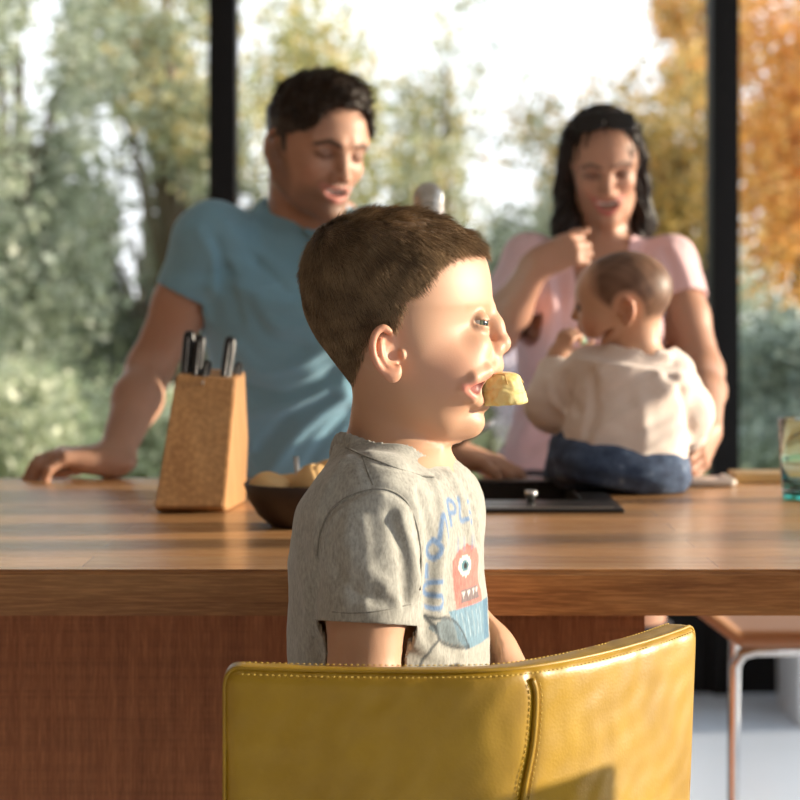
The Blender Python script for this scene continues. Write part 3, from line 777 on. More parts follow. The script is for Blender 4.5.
plant('garden_bush', 'bush', 'tall grey green bush between the tap and the woman\'s arm', (380, 170), (600, 500), 13, 1.4, 9000, .07, gn+dk[2:], 8, 12, .03, BU)
plant('garden_tree', 'tree', 'golden olive tree right behind the woman', (555, 50), (735, 500), 14.5, 1.6, 13500, .075, ol, 9, 14, .08, GR)
plant('garden_tree', 'tree', 'sparse olive tree with sky showing above the woman\'s head', (470, 70), (650, 330), 18, 1.6, 4600, .085, ol+gn, 10, 9, .07, GR)
plant('garden_tree', 'tree', 'orange autumn tree right of the right window post', (700, -70), (905, 345), 12, 1.8, 12500, .07, og, 11, 14, .08, GR)
plant('garden_tree', 'tree', 'orange tinted crown at the top between woman and window post', (650, -60), (760, 140), 17, 1.6, 3600, .08, og+ol, 12, 8, .07, GR)
plant('garden_bush', 'bush', 'grey green bush added in place of a reflection low behind the tumbler', (705, 300), (905, 500), 9.6, 1.2, 8500, .06, tl, 13, 10, .03, BU)  # bush added to stand for a teal reflection in the lower pane
plant('garden_bush', 'bush', 'pale lilac flowering bush behind the woman\'s raised elbow', (488, 312), (546, 500), 10, .5, 2200, .045, [(226, 210, 226), (236, 226, 236), (206, 190, 210)], 14, 5, .02, BU)  # bush added to fill a pale lilac patch of unclear origin
plant('garden_hedge', 'hedge', 'distant soft green hedge closing off the garden', (-200, 215), (1000, 400), 25, 2.5, 26000, .15, lt+gn, 15, 60, .05, None, hole)

for i, (x_, y_, c_) in enumerate([(-9.5, 17, gn), (-6.6, 13, lt), (-13, 22, yl), (7.2, 14, og), (10.5, 18, ol), (14, 24, gn)]):
    pxc = 400+x_*F_PX/y_; hw = 1.5*F_PX/y_
    plant('garden_tree', 'tree', ['tall grey green tree far out to the left of the terrace', 'pale round tree to the left of the terrace', 'yellow green tree at the far left of the lawn', 'orange tree to the right of the terrace', 'olive gold tree far out on the right of the lawn', 'grey green tree at the far right of the lawn'][i], (pxc-hw, 300-3.2*F_PX/y_), (pxc+hw, 300+.9*F_PX/y_), y_, 2.2, 6500, .10, c_, 40+i, 10, .09, GR)
# ------------------------------------------------------------------ boy on the stool
BY = 1.757
def build_boy():
    root = empty('person', (P(388, 560, BY)[0], BY, .655), 'young boy in a grey printed T-shirt seen in profile, biting a pastry', 'person')
    Fw = np.array([math.cos(math.radians(22)), -math.sin(math.radians(22)), 0]); Lf = np.array([-Fw[1], Fw[0], 0])
    Rt = np.stack([Fw, Lf, np.array([0, 0, 1.])], 1)
    X = lambda px: (px-400)*BY/F_PX
    Zz = lambda py: ZC-(py-HOR)*BY/F_PX
    # head: sections by row (front column, back column, half width)
    rows = [(217, 398, 362, .012), (219, 412, 350, .026), (225, 436, 333, .044), (235, 462, 319, .058), (250, 481, 311, .068), (268, 489, 306, .073), (288, 492, 305, .0755),
            (303, 492.2, 307, .075), (312, 490.5, 309, .0737), (322, 488.5, 313, .0725), (335, 487.8, 320, .071), (350, 488, 331, .069), (362, 488, 340, .067), (375, 486, 350, .064),
            (388, 484, 359, .060), (400, 480, 368, .055), (410, 476, 378, .049), (420, 477, 388, .042), (429, 474.5, 402, .034), (436, 468, 416, .025), (440, 458, 428, .014)]
    kn = [(Zz(py), (X(f)+X(b))/2, 0, (X(f)-X(b))/2, wd) for py, f, b, wd in rows]
    skull = loft(kn, np.eye(3), (0, BY, 0), 2.12, .34, cap=.003)
    L = [skull]
    for s in (1, -1):
        L.append(ell(P(455, 372, BY)+(0, s*.034, 0), (.027, .026, .026), k=.02))     # cheek
        L.append(ell(P(473, 345, BY)+(0, s*.026, 0), (.014, .016, .013), k=.015))
    L.append(ell(P(466, 422, BY), (.0155, .019, .0135), k=.014))
    head = union(L, .02)
    head = sub(head, [ell(P(491, 321, BY)+(0, s*.025, 0), (.011, .011, .0060), k=.009) for s in (1, -1)])
    M2 = [head]
    eyes = []
    for s in (1, -1):
        e = P(475.5, 323, BY)+(0, s*.0265, 0); eyes.append(e)
        lid = sub(ell(e, .0118), [xf(loft([(-.0022, 0, 0, .015, .03), (.0014, 0, 0, .015, .03)], np.eye(3), (0, 0, 0), 3, cap=.001), frame2((.18, 0, 1), (1, 0, 0)), e+(.0125, s*.001, -.0004))], .001)
        lid.k = .004; M2.append(lid)
    # nose
    M2 += chain([P(488, 311, BY), P(494.5, 325, BY), P(501, 340, BY)], [.0066, .0066, .0068], .009)
    M2.append(ell(P(501.5, 344.5, BY), (.0078, .0082, .0074), k=.006))
    for s in (1, -1): M2.append(ell(P(494.5, 348.5, BY)+(0, s*.0095, 0), (.0072, .0052, .0058), k=.005))
    # lips parted round the pastry
    base_h = union(M2, .006)
    def lipp(a, b, y, s):
        if y > .010:
            q = snap(base_h, a, b, 1.6, 1.9)
            if q is not None and q[1] < BY: return np.array([q[0], BY+s*(BY-q[1]-.0012), q[2]])
        return P(a, b, BY)+(0, s*y, 0)
    for pts, r in (([(496.0, 366.5, 0), (494.5, 367.5, .007), (487, 371, .016), (474, 378, .0235), (463, 386, .026)], [.0048, .0048, .0044, .0036, .0024]),
                   ([(483, 403.5, 0), (481.5, 403.5, .007), (477, 401.5, .014), (472, 398, .022), (463, 389, .026)], [.0052, .0052, .0046, .0036, .0024])):
        for s in (1, -1):
            M2 += chain([lipp(a, b, y, s) for a, b, y in pts], r, .0055)
    M2.append(ell(P(490, 360, BY), (.0085, .017, .0085), k=.010))
    # ear
    for s in (1, -1):
        R = frame2((-.30, 0, 1), (1, 0, 0)); R = R@rot('Z', s*-24); R[:, 1] *= s
        e = ear_shape(P(387.5, 350.5, BY)+(0, s*.0745, 0)*np.array([1, 1, 1]), R, .90); e.k = .005; M2.append(e)
    u = union(M2, .006)
    cut = [ell(P(496, 353, BY)+(0, s*.0052, 0), (.0036, .0028, .0022), k=.002) for s in (1, -1)]
    cut.append(ell(P(490, 387, BY), (.021, .0235, .0105), k=.004))
    for s in (1, -1): cut += [cone(lipp(485, 387.5, .02, s), lipp(476, 388.5, .02, s), .0088, .0042, k=.002), cone(lipp(476, 388.5, .02, s), lipp(468, 388, .02, s), .0038, .0004, k=.002)]
    headf = sub(u, cut, .003)
    # neck, trunk, limbs
    B = [headf]
    headf.k = .012
    B.append(limb(P(390, 455, BY), P(399, 385, BY), .0395, .0385, np.eye(3), (1, .92, 1), k=.016))
    org = np.array([P(388, 560, BY)[0], BY, 0])
    trunk = [(.64, -.004, 0, .078, .112), (.72, -.004, 0, .080, .112), (.80, 0, 0, .076, .106), (.90, 0, 0, .073, .106), (.97, .0, 0, .071, .110), (1.01, .004, 0, .062, .106), (1.035, .006, 0, .050, .080), (1.052, .006, 0, .040, .050)]
    tr = loft(trunk, Rt, org, 2.3, cap=.01, k=.02); B.append(tr)
    nS, fS = P(373, 500, 1.665), P(433, 503, 1.845)
    nE, fE = P(362, 690, 1.64), P(448, 607, 1.87); nW = P(430, 760, 1.62); fW = P(560, 745, 1.80)
    arm_n = [cone(nS, nS*.5+nE*.5, .035, .0322), cone(nS*.5+nE*.5, nE, .0322, .0285), cone(nE, nW*.4+nE*.6, .028, .0265), cone(nW*.4+nE*.6, nW, .0265, .019)]
    arm_f = [cone(fS, fS*.5+fE*.5, .034, .030), cone(fS*.5+fE*.5, fE, .030, .028), cone(fE, fW*.35+fE*.65, .028, .0265), cone(fW*.35+fE*.65, fW, .0265, .019)]
    B += arm_n+arm_f
    for W_, E_, th in ((nW, nE, -1), (fW, fE, 1)):
        d = W_-E_; B.append(hand(W_, (d/np.linalg.norm(d))*.5+np.array([.5, 0, -.2]), (0, 0, 1), -th, .6, ((25, 30, 20),)*4))
    hips = [org+Lf*s*.058+(0, 0, .705) for s in (-1, 1)]
    knees = [np.array([org[0]+.215, BY+s*.075+.015, .700]) for s in (-1, 1)]
    ank = [k_+np.array([.01, 0, -.27]) for k_ in knees]
    B += legs_and_feet(hips, knees, ank, (.12, 0, 0), (.062, .048, .042, .028))
    body = union(B, .014)
    hz = Zz(261)
    hair_poly = [(X(a), Zz(b)) for a, b in [(500, 250), (489, 254), (477, 251), (462, 253), (447, 258), (436, 267), (429, 281), (416, 292), (405, 299), (400, 318), (395, 330), (390, 326), (377, 328), (368, 338), (364, 352), (356, 372), (350, 392), (334, 400), (270, 400), (270, 180), (500, 180)]]
    def tone(p):
        c = np.tile(np.array([.58, .335, .215]), (len(p), 1))
        q = p-np.array([0, BY, 0])
        hd = p[:, 2] > Zz(445)
        for s in (1, -1):
            c = lerp(c, (.78, .36, .26), soft(eln(p, P(452, 368, BY)+(0, s*.05, 0), (.03, .03, .022)), .015)*.35)
            c = lerp(c, (.78, .30, .20), soft(eln(p, P(385, 350, BY)+(0, s*.083, 0), (.022, .014, .03)), .008)*.45)
        c = lerp(c, (.80, .34, .25), soft(eln(p, P(501, 345, BY), (.012, .012, .012)), .006)*.35)
        for pts in ([(497.5, 367.5, 0), (494, 369, .007), (487, 374, .016), (474, 381, .0235), (464, 386.5, .026)], [(485, 403, 0), (483, 402.5, .007), (478, 400, .014), (472, 394, .022), (464, 387, .026)]):
            for s in (1, -1):
                for i in range(4):
                    a = lipp(*pts[i], s); b = lipp(*pts[i+1], s)
                    c = lerp(c, (.74, .27, .21), soft(seg(p, a, b)-.0042, .001)*.8)
        c = lerp(c, (.22, .06, .05), (np.clip((-u.f(p)-.0014)/.0012, 0, 1)*(p[:, 2] > Zz(402))*(p[:, 2] < Zz(372))*(p[:, 0] > X(460)))[:, None])
        for s in (1, -1):                                        # fair eyebrows
            d = seg(p, P(489, 306, BY)+(0, s*.014, 0), P(479, 303.5, BY)+(0, s*.030, 0)); d = np.minimum(d, seg(p, P(479, 303.5, BY)+(0, s*.030, 0), P(466, 307, BY)+(0, s*.044, 0)))
            c = lerp(c, (.42, .25, .13), soft(d-.0028, .003)*.5)
            e = P(475.5, 323, BY)+(0, s*.0265, 0); d = np.abs(np.linalg.norm(p-e, axis=1)-.0112)
            m = (np.abs(p[:, 2]-e[2]-.0019-.10*(p[:, 0]-e[0]-.011)) < .0009) & (np.linalg.norm(p-e, axis=1) < .0135) & (p[:, 0] > e[0]+.002)
            c[m] = (.12, .06, .04)
        return c
    # eyes
    for s, e in zip((1, -1), eyes):
        mb = MB(); n = 20
        prof = [(math.sin(t)*.0103, math.cos(t)*.0103) for t in np.linspace(0.001, math.pi-.001, n)]
        mb.lathe(prof, n=28); me = mb.mesh('eye'); me.transform(Matrix.Translation(Vector(e))@Matrix.Rotation(math.radians(-40 if s < 0 else -14), 4, 'Z')@Matrix.Rotation(math.radians(88), 4, 'Y'))
        me.materials.append(M['eye_white']); me.materials.append(M['iris_green']); me.materials.append(M['pupil'])
        ga = math.radians(-40 if s < 0 else -14); ax = Vector((math.cos(ga), math.sin(ga), .03)).normalized()
        for pl in me.polygons:
            d = (pl.center-Vector(e)).normalized().dot(ax); pl.material_index = 2 if d > .94 else (1 if d > .76 else 0)
        smooth(me); link_mesh('eye', me, None, root)
    # hair: close cap plus strands
    dome = ell(P(390, 262, BY), (.0725, .062, .0420)); sk0 = unit(skull); skull = S(lambda p: np.where(p[:, 2] > Zz(223), dome.f(p), smin(sk0.f(p), dome.f(p), .001)), skull.c, skull.r); cap_src = offset(skull, .0016)
    def inhair(p):
        m = in_poly(p[:, 0], p[:, 2], hair_poly)
        return m
    front_line = lambda p: Zz(256)-.10*np.clip(np.abs(p[:, 1]-BY)-.035, 0, 1)*0
    hp = np.array(hair_poly)
    def polyd(p):
        q = p[:, [0, 2]]; best = np.full(len(q), 1e9)
        for i in range(len(hp)):
            a, b = hp[i], hp[(i+1) % len(hp)]; ab = b-a; t = np.clip(((q-a)@ab)/(ab@ab), 0, 1)
            best = np.minimum(best, np.hypot(*(q-a-t[:, None]*ab).T))
        return np.where(inhair(p), -best, best)
    cap_ = S(lambda p: smax(smax(cap_src.f(p)-.0022*np.clip((p[:, 2]-Zz(255))/.02, 0, 1)+.0008*nz(p*np.array([.4, 1, 1]), 500, 3), polyd(p)+.0075, .003), -.05-0*p[:, 2], .0005), cap_src.c, cap_src.r)
    def htone(p): 
        n = nz(p, 260, 5)[:, None]
        return np.array([.13, .083, .05])*(1+.25*n)
    hm, hv = mesh_sdf(cap_, .0017, 'hair', slack=3, lo=(-.12, 1.66, 1.05), hi=(.12, 1.86, 1.27), tone=htone)
    ho = link_mesh('hair', hm, M['hair'], root)
    nrm = normals(skull, hv); d = skull.f(hv); ok = d > -.001; hv, nrm = hv[ok], nrm[ok]
    g_ = RNG.normal(size=(260000, 3)); g_ /= np.linalg.norm(g_, axis=1)[:, None]; hv = P(395, 300, BY)+g_*.085
    for _ in range(14): hv = hv-normals(skull, hv)*skull.f(hv)[:, None]*.7
    pd_ = polyd(hv); ok = (np.abs(skull.f(hv)) < .0010)&(pd_ < .001)&(RNG.uniform(0, 1, len(hv)) < .25+np.clip(-pd_/.012, 0, 1)); hv = hv[ok]
    ci = (np.floor(hv/.0025).astype(int)*np.array([1, 4001, 16008001])).sum(1); o_ = np.argsort(ci, kind='stable'); cs_ = ci[o_]; first = np.searchsorted(cs_, cs_); hv = hv[o_[(np.arange(len(cs_))-first) < 9]]; nrm = normals(skull, hv)
    idx = RNG.choice(len(hv), min(len(hv), 46000), replace=False); r = hv[idx]; n = nrm[idx]; r = r-n*(skull.f(r)+.0005)[:, None]
    crown = P(328, 236, BY)+(0, .022, 0)
    away = r-crown; away -= n*(away*n).sum(1)[:, None]; away = away/(np.linalg.norm(away, axis=1)[:, None]+.012)+np.array([.5, 0, 0])*np.exp(-(np.linalg.norm(r-crown, axis=1)[:, None]/.02)**2)
    g = np.array([.12, 0, -1.0]); gt = g-n*(n@g)[:, None]
    hgt = np.clip((r[:, 2]-Zz(330))/(Zz(225)-Zz(330)), 0, 1)
    fl = away*(.9)+gt*(1-hgt)[:, None]*.9; fl /= np.linalg.norm(fl, axis=1)[:, None]
    fr = np.clip((r[:, 0]-X(440))/.04, 0, 1)*np.clip(hgt*1.5, 0, 1)
    ln = .0095+.0110*hgt+.003*fr; edge = np.clip(-polyd(r)/.014, .25, 1); ln *= .45+.55*edge; ln *= RNG.uniform(.7, 1.15, len(r))
    lift = (.30+.30*hgt)
    cl = np.stack([nz(r, 130, 11), nz(r, 130, 12), nz(r, 130, 13)], 1)*.30
    dirs = fl+n*lift[:, None]+RNG.normal(size=r.shape)*.10+cl; dirs /= np.linalg.norm(dirs, axis=1)[:, None]
    t = RNG.uniform(0, 1, len(r))[:, None]; t = np.clip(t*.7+.25*nz(r, 170, 31)[:, None]+.15, 0, 1); tn = np.array([.125, .080, .048])*(1-t)+np.array([.52, .37, .22])*t
    sm = strands('s', r, dirs, ln, .00026, None, None, bend=fl*.45-n*.28, seg=4, tones=tn, shape=skull, lift=.0045)
    join_mesh(ho, sm)
    # eyelashes
    # T-shirt
    sh_tr = [(.63, -.0, 0, .090, .124), (.70, .002, 0, .088, .120), (.80, .002, 0, .083, .114), (.88, .002, 0, .079, .113), (.95, 0, 0, .077, .116), (1.0, .003, 0, .070, .117), (1.026, .006, 0, .058, .100), (1.046, .002, 0, .047, .062), (1.070, -.001, 0, .0425, .046), (1.10, .0, 0, .0415, .0435)]
    T = [loft(sh_tr, Rt, org, 2.3, cap=.004)]
    nH = nS+(nE-nS)*.66; fH = fS+(fE-fS)*.66
    T += [sleeve(nS+(0, 0.004, 0), nH, .042, .0375, k=.024), sleeve(fS, fH, .041, .0365, k=.024)]
    outer = union(T, .02)
    folds = []; FK = 1.35
    def fold(pts, r_, dpt, sh=outer):
        q = [snap(sh, a, b) for a, b in pts]; q = [x for x in q if x is not None and x[1] < 2.0]
        if len(q) > 1: folds.append(stroke(spline(q, 16), r_, dpt*FK))
    fold([(318, 560), (322, 530), (334, 508), (356, 494), (384, 489), (406, 500), (418, 525), (423, 560), (421, 600)], .0030, -.0024)      # armhole seam
    fold([(322, 556), (326, 530), (338, 512), (358, 499), (384, 494)], .0025, .0012)
    fold([(344, 446), (358, 453), (378, 461), (400, 468), (420, 474), (436, 476)], .0028, -.0020)         # neckband seam
    fold([(372, 484), (366, 470), (361, 458)], .0030, -.0020)        # shoulder seam
    fold([(400, 520), (412, 550), (416, 590)], .006, .0035); fold([(392, 515), (403, 560), (405, 600)], .005, -.0030)
    fold([(345, 540), (360, 565), (385, 585)], .006, .0026); fold([(338, 570), (356, 592), (388, 603)], .005, -.0024); fold([(350, 520), (352, 560), (345, 600)], .007, .0024)
    fold([(432, 480), (442, 520), (440, 570), (432, 640)], .007, .0040); fold([(422, 495), (431, 540), (428, 600)], .006, -.0045)
    fold([(345, 460), (330, 480), (318, 510)], .006, .002); fold([(300, 560), (308, 600), (300, 650)], .008, .002); fold([(318, 575), (312, 610), (318, 655)], .006, -.003)
    fold([(448, 474), (462, 500), (470, 545)], .005, .0035); fold([(455, 470), (472, 495), (478, 540)], .004, -.003)
    fold([(430, 610), (450, 630), (462, 655)], .006, .002); fold([(405, 640), (425, 650), (445, 660)], .005, .002)
    fold([(365, 610), (366, 560), (362, 520)], .005, .0018)
    plane_n = np.array([.31, 0, 1.0]); plane_n /= np.linalg.norm(plane_n); pc = P(390, 449, BY)
    ring, ncut = neck_ring(outer, pc, plane_n, .0500)
    def sleeve_end(p, a, b):                                        # beyond the hem along the arm
        ax = (b-a)/np.linalg.norm(b-a); t_ = (p-b)@ax; rad = np.linalg.norm((p-b)-t_[:, None]*ax, axis=1)
        return np.where((rad < .060) & (rad-.0375 < body_in.f(p)-.002), t_+.0015, -1)
    body_in = loft(sh_tr, Rt, org, 2.3, cap=.004)
    def g_out(p):
        d = outer.f(p)
        if np.abs(d).min() > .03: return d
        f = .0014*nz(p, 55, 21)+.0005*nz(p, 130, 22)
        for s_ in folds: f = f+s_(p)
        return d-f
    def shcut(p):
        d = ncut(p); tb = body_in.f(p)
        for a, b in ((nS, nH), (fS, fH)): d = np.maximum(d, sleeve_end(p, a, b))
        return np.maximum(d, .66-p[:, 2])
    # the head is dense, the rest coarser: one surface at the finer pitch above the chest, joined under the shirt
    zc = 1.0
    cbody = S(lambda p: np.maximum(body.f(p), np.where((shcut(p) < -.012) & (outer.f(p) < .012), outer.f(p)+.009, -9.)), body.c, body.r)
    cb0 = cbody.f; cbody = S(lambda p: cb0(p)+.0035*np.clip((p[:, 2]-Zz(258))/.02, 0, 1), body.c, body.r)
    up_ = inter(cbody, lambda p: zc-.012-p[:, 2], .001); lo_ = inter(cbody, lambda p: p[:, 2]-zc, .001)
    m1, _ = mesh_sdf(up_, .00135, 'body', lo=(-.12, 1.58, zc-.03), hi=(.12, 1.95, 1.27), tone=tone)
    m2, _ = mesh_sdf(lo_, .0030, 'low', lo=(-.22, 1.48, .25), hi=(.45, 2.02, 1.02), tone=tone)
    ob = link_mesh('body', m1, M['skin'], root); join_mesh(ob, m2)
    # print: chest coordinates u (towards his left) and height
    def uof(p): return (p-org)@Lf
    def stone(p):
        c = np.tile(np.array([.43, .425, .385]), (len(p), 1))
        q = p-org; u = q@Lf; v = p[:, 2]; fr = (q@Fw) > .01
        col = c.copy()
        U = np.stack([u, v], 1)
        def seg2(a, b):
            a = np.array(a); b = np.array(b); ab = b-a; t_ = np.clip(((U-a)@ab)/(ab@ab+1e-12), 0, 1); return np.sqrt(((U-a-t_[:, None]*ab)**2).sum(1))
        def pen(pts, r_, colr, a=.85):
            nonlocal col
            pts = spline(pts, 12) if len(pts) > 2 else np.array(pts, float); d = np.full(len(p), 1.)
            for i in range(len(pts)-1): d = np.minimum(d, seg2(pts[i], pts[i+1]))
            m = np.clip(.5-(d-r_)/.0016, 0, 1)*a*fr; col = lerp(col, colr, m[:, None])
        def blob(poly, colr, a=.85):
            nonlocal col
            m = in_poly(u, v, poly)&fr; col[m] = col[m]*(1-a)+np.array(colr)*a
        blue = (.10, .24, .50)
        def letter(ch, cu, cv, h_, w_):
            S_ = {'S': [(.5, .45), (0, .5), (-.5, .3), (-.2, .02), (.3, -.05), (.5, -.3), (0, -.5), (-.5, -.4)], 'L': [(-.4, .5), (-.4, -.5), (.4, -.5)], 'P': [(-.4, -.5), (-.4, .5), (.3, .4), (.3, 0), (-.4, 0)],
                  'A': [(-.45, -.5), (0, .5), (.45, -.5)], 'I': [(0, -.5), (0, .5)], 'O': [(0, .5), (-.45, 0), (0, -.5), (.45, 0), (0, .5)]}[ch]
            pen([(cu+a_*w_, cv+b_*h_) for a_, b_ in S_], .0021, blue, .75)
        z_ = lambda py: ZC-(py-HOR)*1.70/F_PX
        letter('S', -.066, z_(590), .022, .018); letter('I', -.070, z_(566), .010, .01); letter('O', -.064, z_(545), .016, .014)
        letter('A', -.052, z_(524), .020, .016); letter('P', -.030, z_(513), .020, .014); letter('S', .012, z_(517), .018, .016); letter('L', -.010, z_(511), .018, .014)
        red = (.58, .13, .10)
        blob([(-.036, z_(608)), (-.036, z_(562)), (-.026, z_(552)), (-.008, z_(547)), (.014, z_(553)), (.022, z_(564)), (.024, z_(608))], red, .72)
        for a_ in (-.026, -.014, -.002, .01): pen([(a_, z_(552)), (a_+.002, z_(540))], .0015, (.2, .25, .4), .6)
        rr = np.sqrt(((u+.014)/1.25)**2+(v-z_(568))**2)
        for r_, cc in ((.0092, (.75, .74, .68)), (.0052, (.12, .25, .30)), (.0024, (.02, .02, .02))): m = (rr < r_)&fr; col[m] = cc
        blob([(-.026, z_(605)), (-.026, z_(592)), (.016, z_(590)), (.016, z_(605))], (.16, .16, .17))
        for a_ in (-.021, -.009, .003, .012): blob([(a_-.004, z_(593)), (a_+.004, z_(593)), (a_, z_(600))], (.7, .7, .66))
        blob([(-.048, z_(608)), (.046, z_(608)), (.050, z_(652)), (-.020, z_(652)), (-.040, z_(638))], (.13, .29, .42), .8)
        blob([(.026, z_(608)), (.046, z_(608)), (.050, z_(652)), (.030, z_(652))], (.07, .18, .30), .6)
        for k_ in range(7): pen([(-.045+.010*k_, z_(614)), (-.040+.010*k_, z_(640))], .0007, (.6, .66, .68), .5)
        dk = (.05, .06, .07)
        blob([(-.078, z_(620)), (-.060, z_(612)), (-.040, z_(620)), (-.018, z_(648)), (-.045, z_(642)), (-.066, z_(632))], (.10, .16, .20), .75)
        pen([(-.080, z_(608)), (-.070, z_(612)), (-.052, z_(614)), (-.034, z_(624)), (-.014, z_(650))], .0014, dk); pen([(-.080, z_(608)), (-.072, z_(620)), (-.066, z_(633)), (-.044, z_(644)), (-.014, z_(650))], .0016, dk)
        pen([(-.066, z_(632)), (-.076, z_(642)), (-.084, z_(662))], .0016, dk)
        return col
    so = garment('t_shirt', g_out, shcut, .0022, .0019, (-.16, 1.52, .64), (.16, 1.98, 1.12), stone, M['jersey'], root)
    # ribbed collar band
    col_s = union([limb(ring[i]-plane_n*.001, ring[i+1]-plane_n*.001, .0058, .0058, frame2(plane_n, (1, 0, 0)), (.45, .45, 1.0)) for i in range(len(ring)-1)], .002)
    mc, _ = mesh_sdf(col_s, .0016, 'collar', tone=lambda p: np.tile(np.array([.40, .395, .36]), (len(p), 1)))
    link_mesh('collar', mc, M['jersey'], so)
    def seam(pts, r_=.0009, col_=(.30, .295, .265)):
        q = [snap(S(g_out, outer.c, outer.r), a, b, 1.4, 2.0) for a, b in pts]; q = [x for x in q if x is not None and x[1] < 1.99]
        if len(q) < 3: return
        m_ = MB().tube([tuple(x) for x in spline(q, 50)], r_, 6).mesh('seam'); at = m_.color_attributes.new('tone', 'FLOAT_COLOR', 'POINT')
        at.data.foreach_set('color', np.tile(np.array([*col_, 1], np.float32), len(m_.vertices))); link_mesh('seam', m_, M['jersey'], so)
    seam([(317, 556), (321, 530), (333, 508), (355, 494), (383, 489), (404, 499), (416, 523), (421, 556), (420, 590)])
    seam([(373, 485), (367, 470), (362, 456)]); seam([(346, 447), (360, 454), (378, 461), (400, 469), (420, 475), (434, 477)])
    seam([(332, 612), (350, 613), (370, 612), (390, 609), (412, 604)], .0006)
    sg = union([chain([hips[i], knees[i]*.55+hips[i]*.45], [.078, .072]) for i in (0, 1)]+[loft([(.655, -.004, 0, .088, .122), (.76, -.004, 0, .090, .122)], Rt, org, 2.3)], .02)
    sg = inter(sg, lambda p: .650-p[:, 2], .004)
    md, _ = mesh_sdf(sg, .005, 'shorts'); link_mesh('shorts', md, M['denim'], root)
    return root, body, head
M['eye_white'] = plain('eye_white', (.70, .66, .60, 1), .15); M['iris_green'] = plain('iris_hazel', (.12, .13, .07, 1), .15); M['pupil'] = plain('pupil', (.004, .004, .004, 1), .1)
boy_root, boy_body, boy_head = build_boy()

def build_pastry():
    c = P(501, 388, BY)
    u = loft([(-.0145, 0, 0, .0235, .023), (-.006, -.0005, 0, .0225, .022), (.004, -.0015, 0, .0205, .020), (.0105, -.002, 0, .0185, .018), (.0135, -.0025, 0, .015, .015)], frame2((-.04, 0, 1), (1, 0, 0)), c, 2.3, cap=.004)
    u = disp(u, lambda p: .0004*nz(p, 350, 2)+.0003*nz(p, 800, 4)-.0009*np.exp(-((p[:, 2]-c[2]+.001+.002*np.sin(p[:, 0]*200))/.0012)**2))
    top = union([ell(c+np.array([-.003, 0, .0125]), (.0165, .0165, .0022))]+[x for a, l in ((-1.9, .012), (-1.3, .007), (-.8, .011), (-.2, .006), (.5, .01), (1.4, .008), (2.4, .009)) for x in chain([c+np.array([-.002+.0165*math.cos(a), .0165*math.sin(a), .011]), c+np.array([-.001+.0208*math.cos(a), .0208*math.sin(a), .011-l])], [.0013, .0008])], .002)
    def t(p):
        n = nz(p, 260, 9)[:, None]; z = (p[:, 2]-c[2])[:, None]
        return np.array([.78, .64, .26])*(1+.08*n)+np.array([-.08, -.14, -.10])*np.clip((n-.35)*2, 0, 1)
    me, _ = mesh_sdf(u, .0009, 'pastry', tone=t)
    x = attr_mat('pastry_crumb', .6, .15, (1, .6, .2), (1200, .4)); o = link_mesh('half_eaten_pastry', me, x.m)
    tag(o, 'round yellow pastry held between the boy\'s teeth', 'pastry')
    me, _ = mesh_sdf(top, .0009, 'topping', tone=lambda p: np.array([.76, .50, .18])*(1+.3*nz(p, 300, 5)[:, None]))
    link_mesh('icing', me, attr_mat('amber_icing', .3, .1, (1, .6, .2)).m, o)
build_pastry()
# ------------------------------------------------------------------ man leaning on the island
def shell_garment(name, outer, cuts, th, h, lo, hi, tone, mat, parent, folds=(), nzs=((.003, 22, 31), (.0015, 55, 32))):
    def f(p):
        d = outer.f(p)
        if np.abs(d).min() < .08:
            f_ = 0
            for a, s, sd in nzs: f_ = f_+a*nz(p, s, sd)
            for g in folds: f_ = f_+g(p)
            d = d-f_
        return d
    return garment(name, f, cuts, th, h, lo, hi, tone, mat, parent)
def near(c, o, margin, depth): return np.where((c < -margin) & (o < .018), o+depth, -9.)
def tuck(body, outer, cuts, depth=.012, margin=.010):
    """keep the body inside its garment wherever the garment covers it"""
    return S(lambda p: np.maximum(body.f(p), near(cuts(p), outer.f(p), margin, depth)), body.c, body.r)
def past(p, a, b, rad=.09, torso=None, rb=.05):
    ax = (b-a)/np.linalg.norm(b-a); t = (p-b)@ax; r = np.linalg.norm((p-b)-t[:, None]*ax, axis=1); return np.where((r < rad) if torso is None else ((r < rad) & (r-rb < torso.f(p)-.002)), t+.0015, -1)
def mkfold(folds, shape, pts, r, d, y0=2.5):
    q = [snap(shape, a, b, y0) for a, b in pts]; q = [x for x in q if x is not None and x[1] < 4.5]
    if len(q) > 1: folds.append(stroke(spline(q, 14), r*1.25, d*1.05))

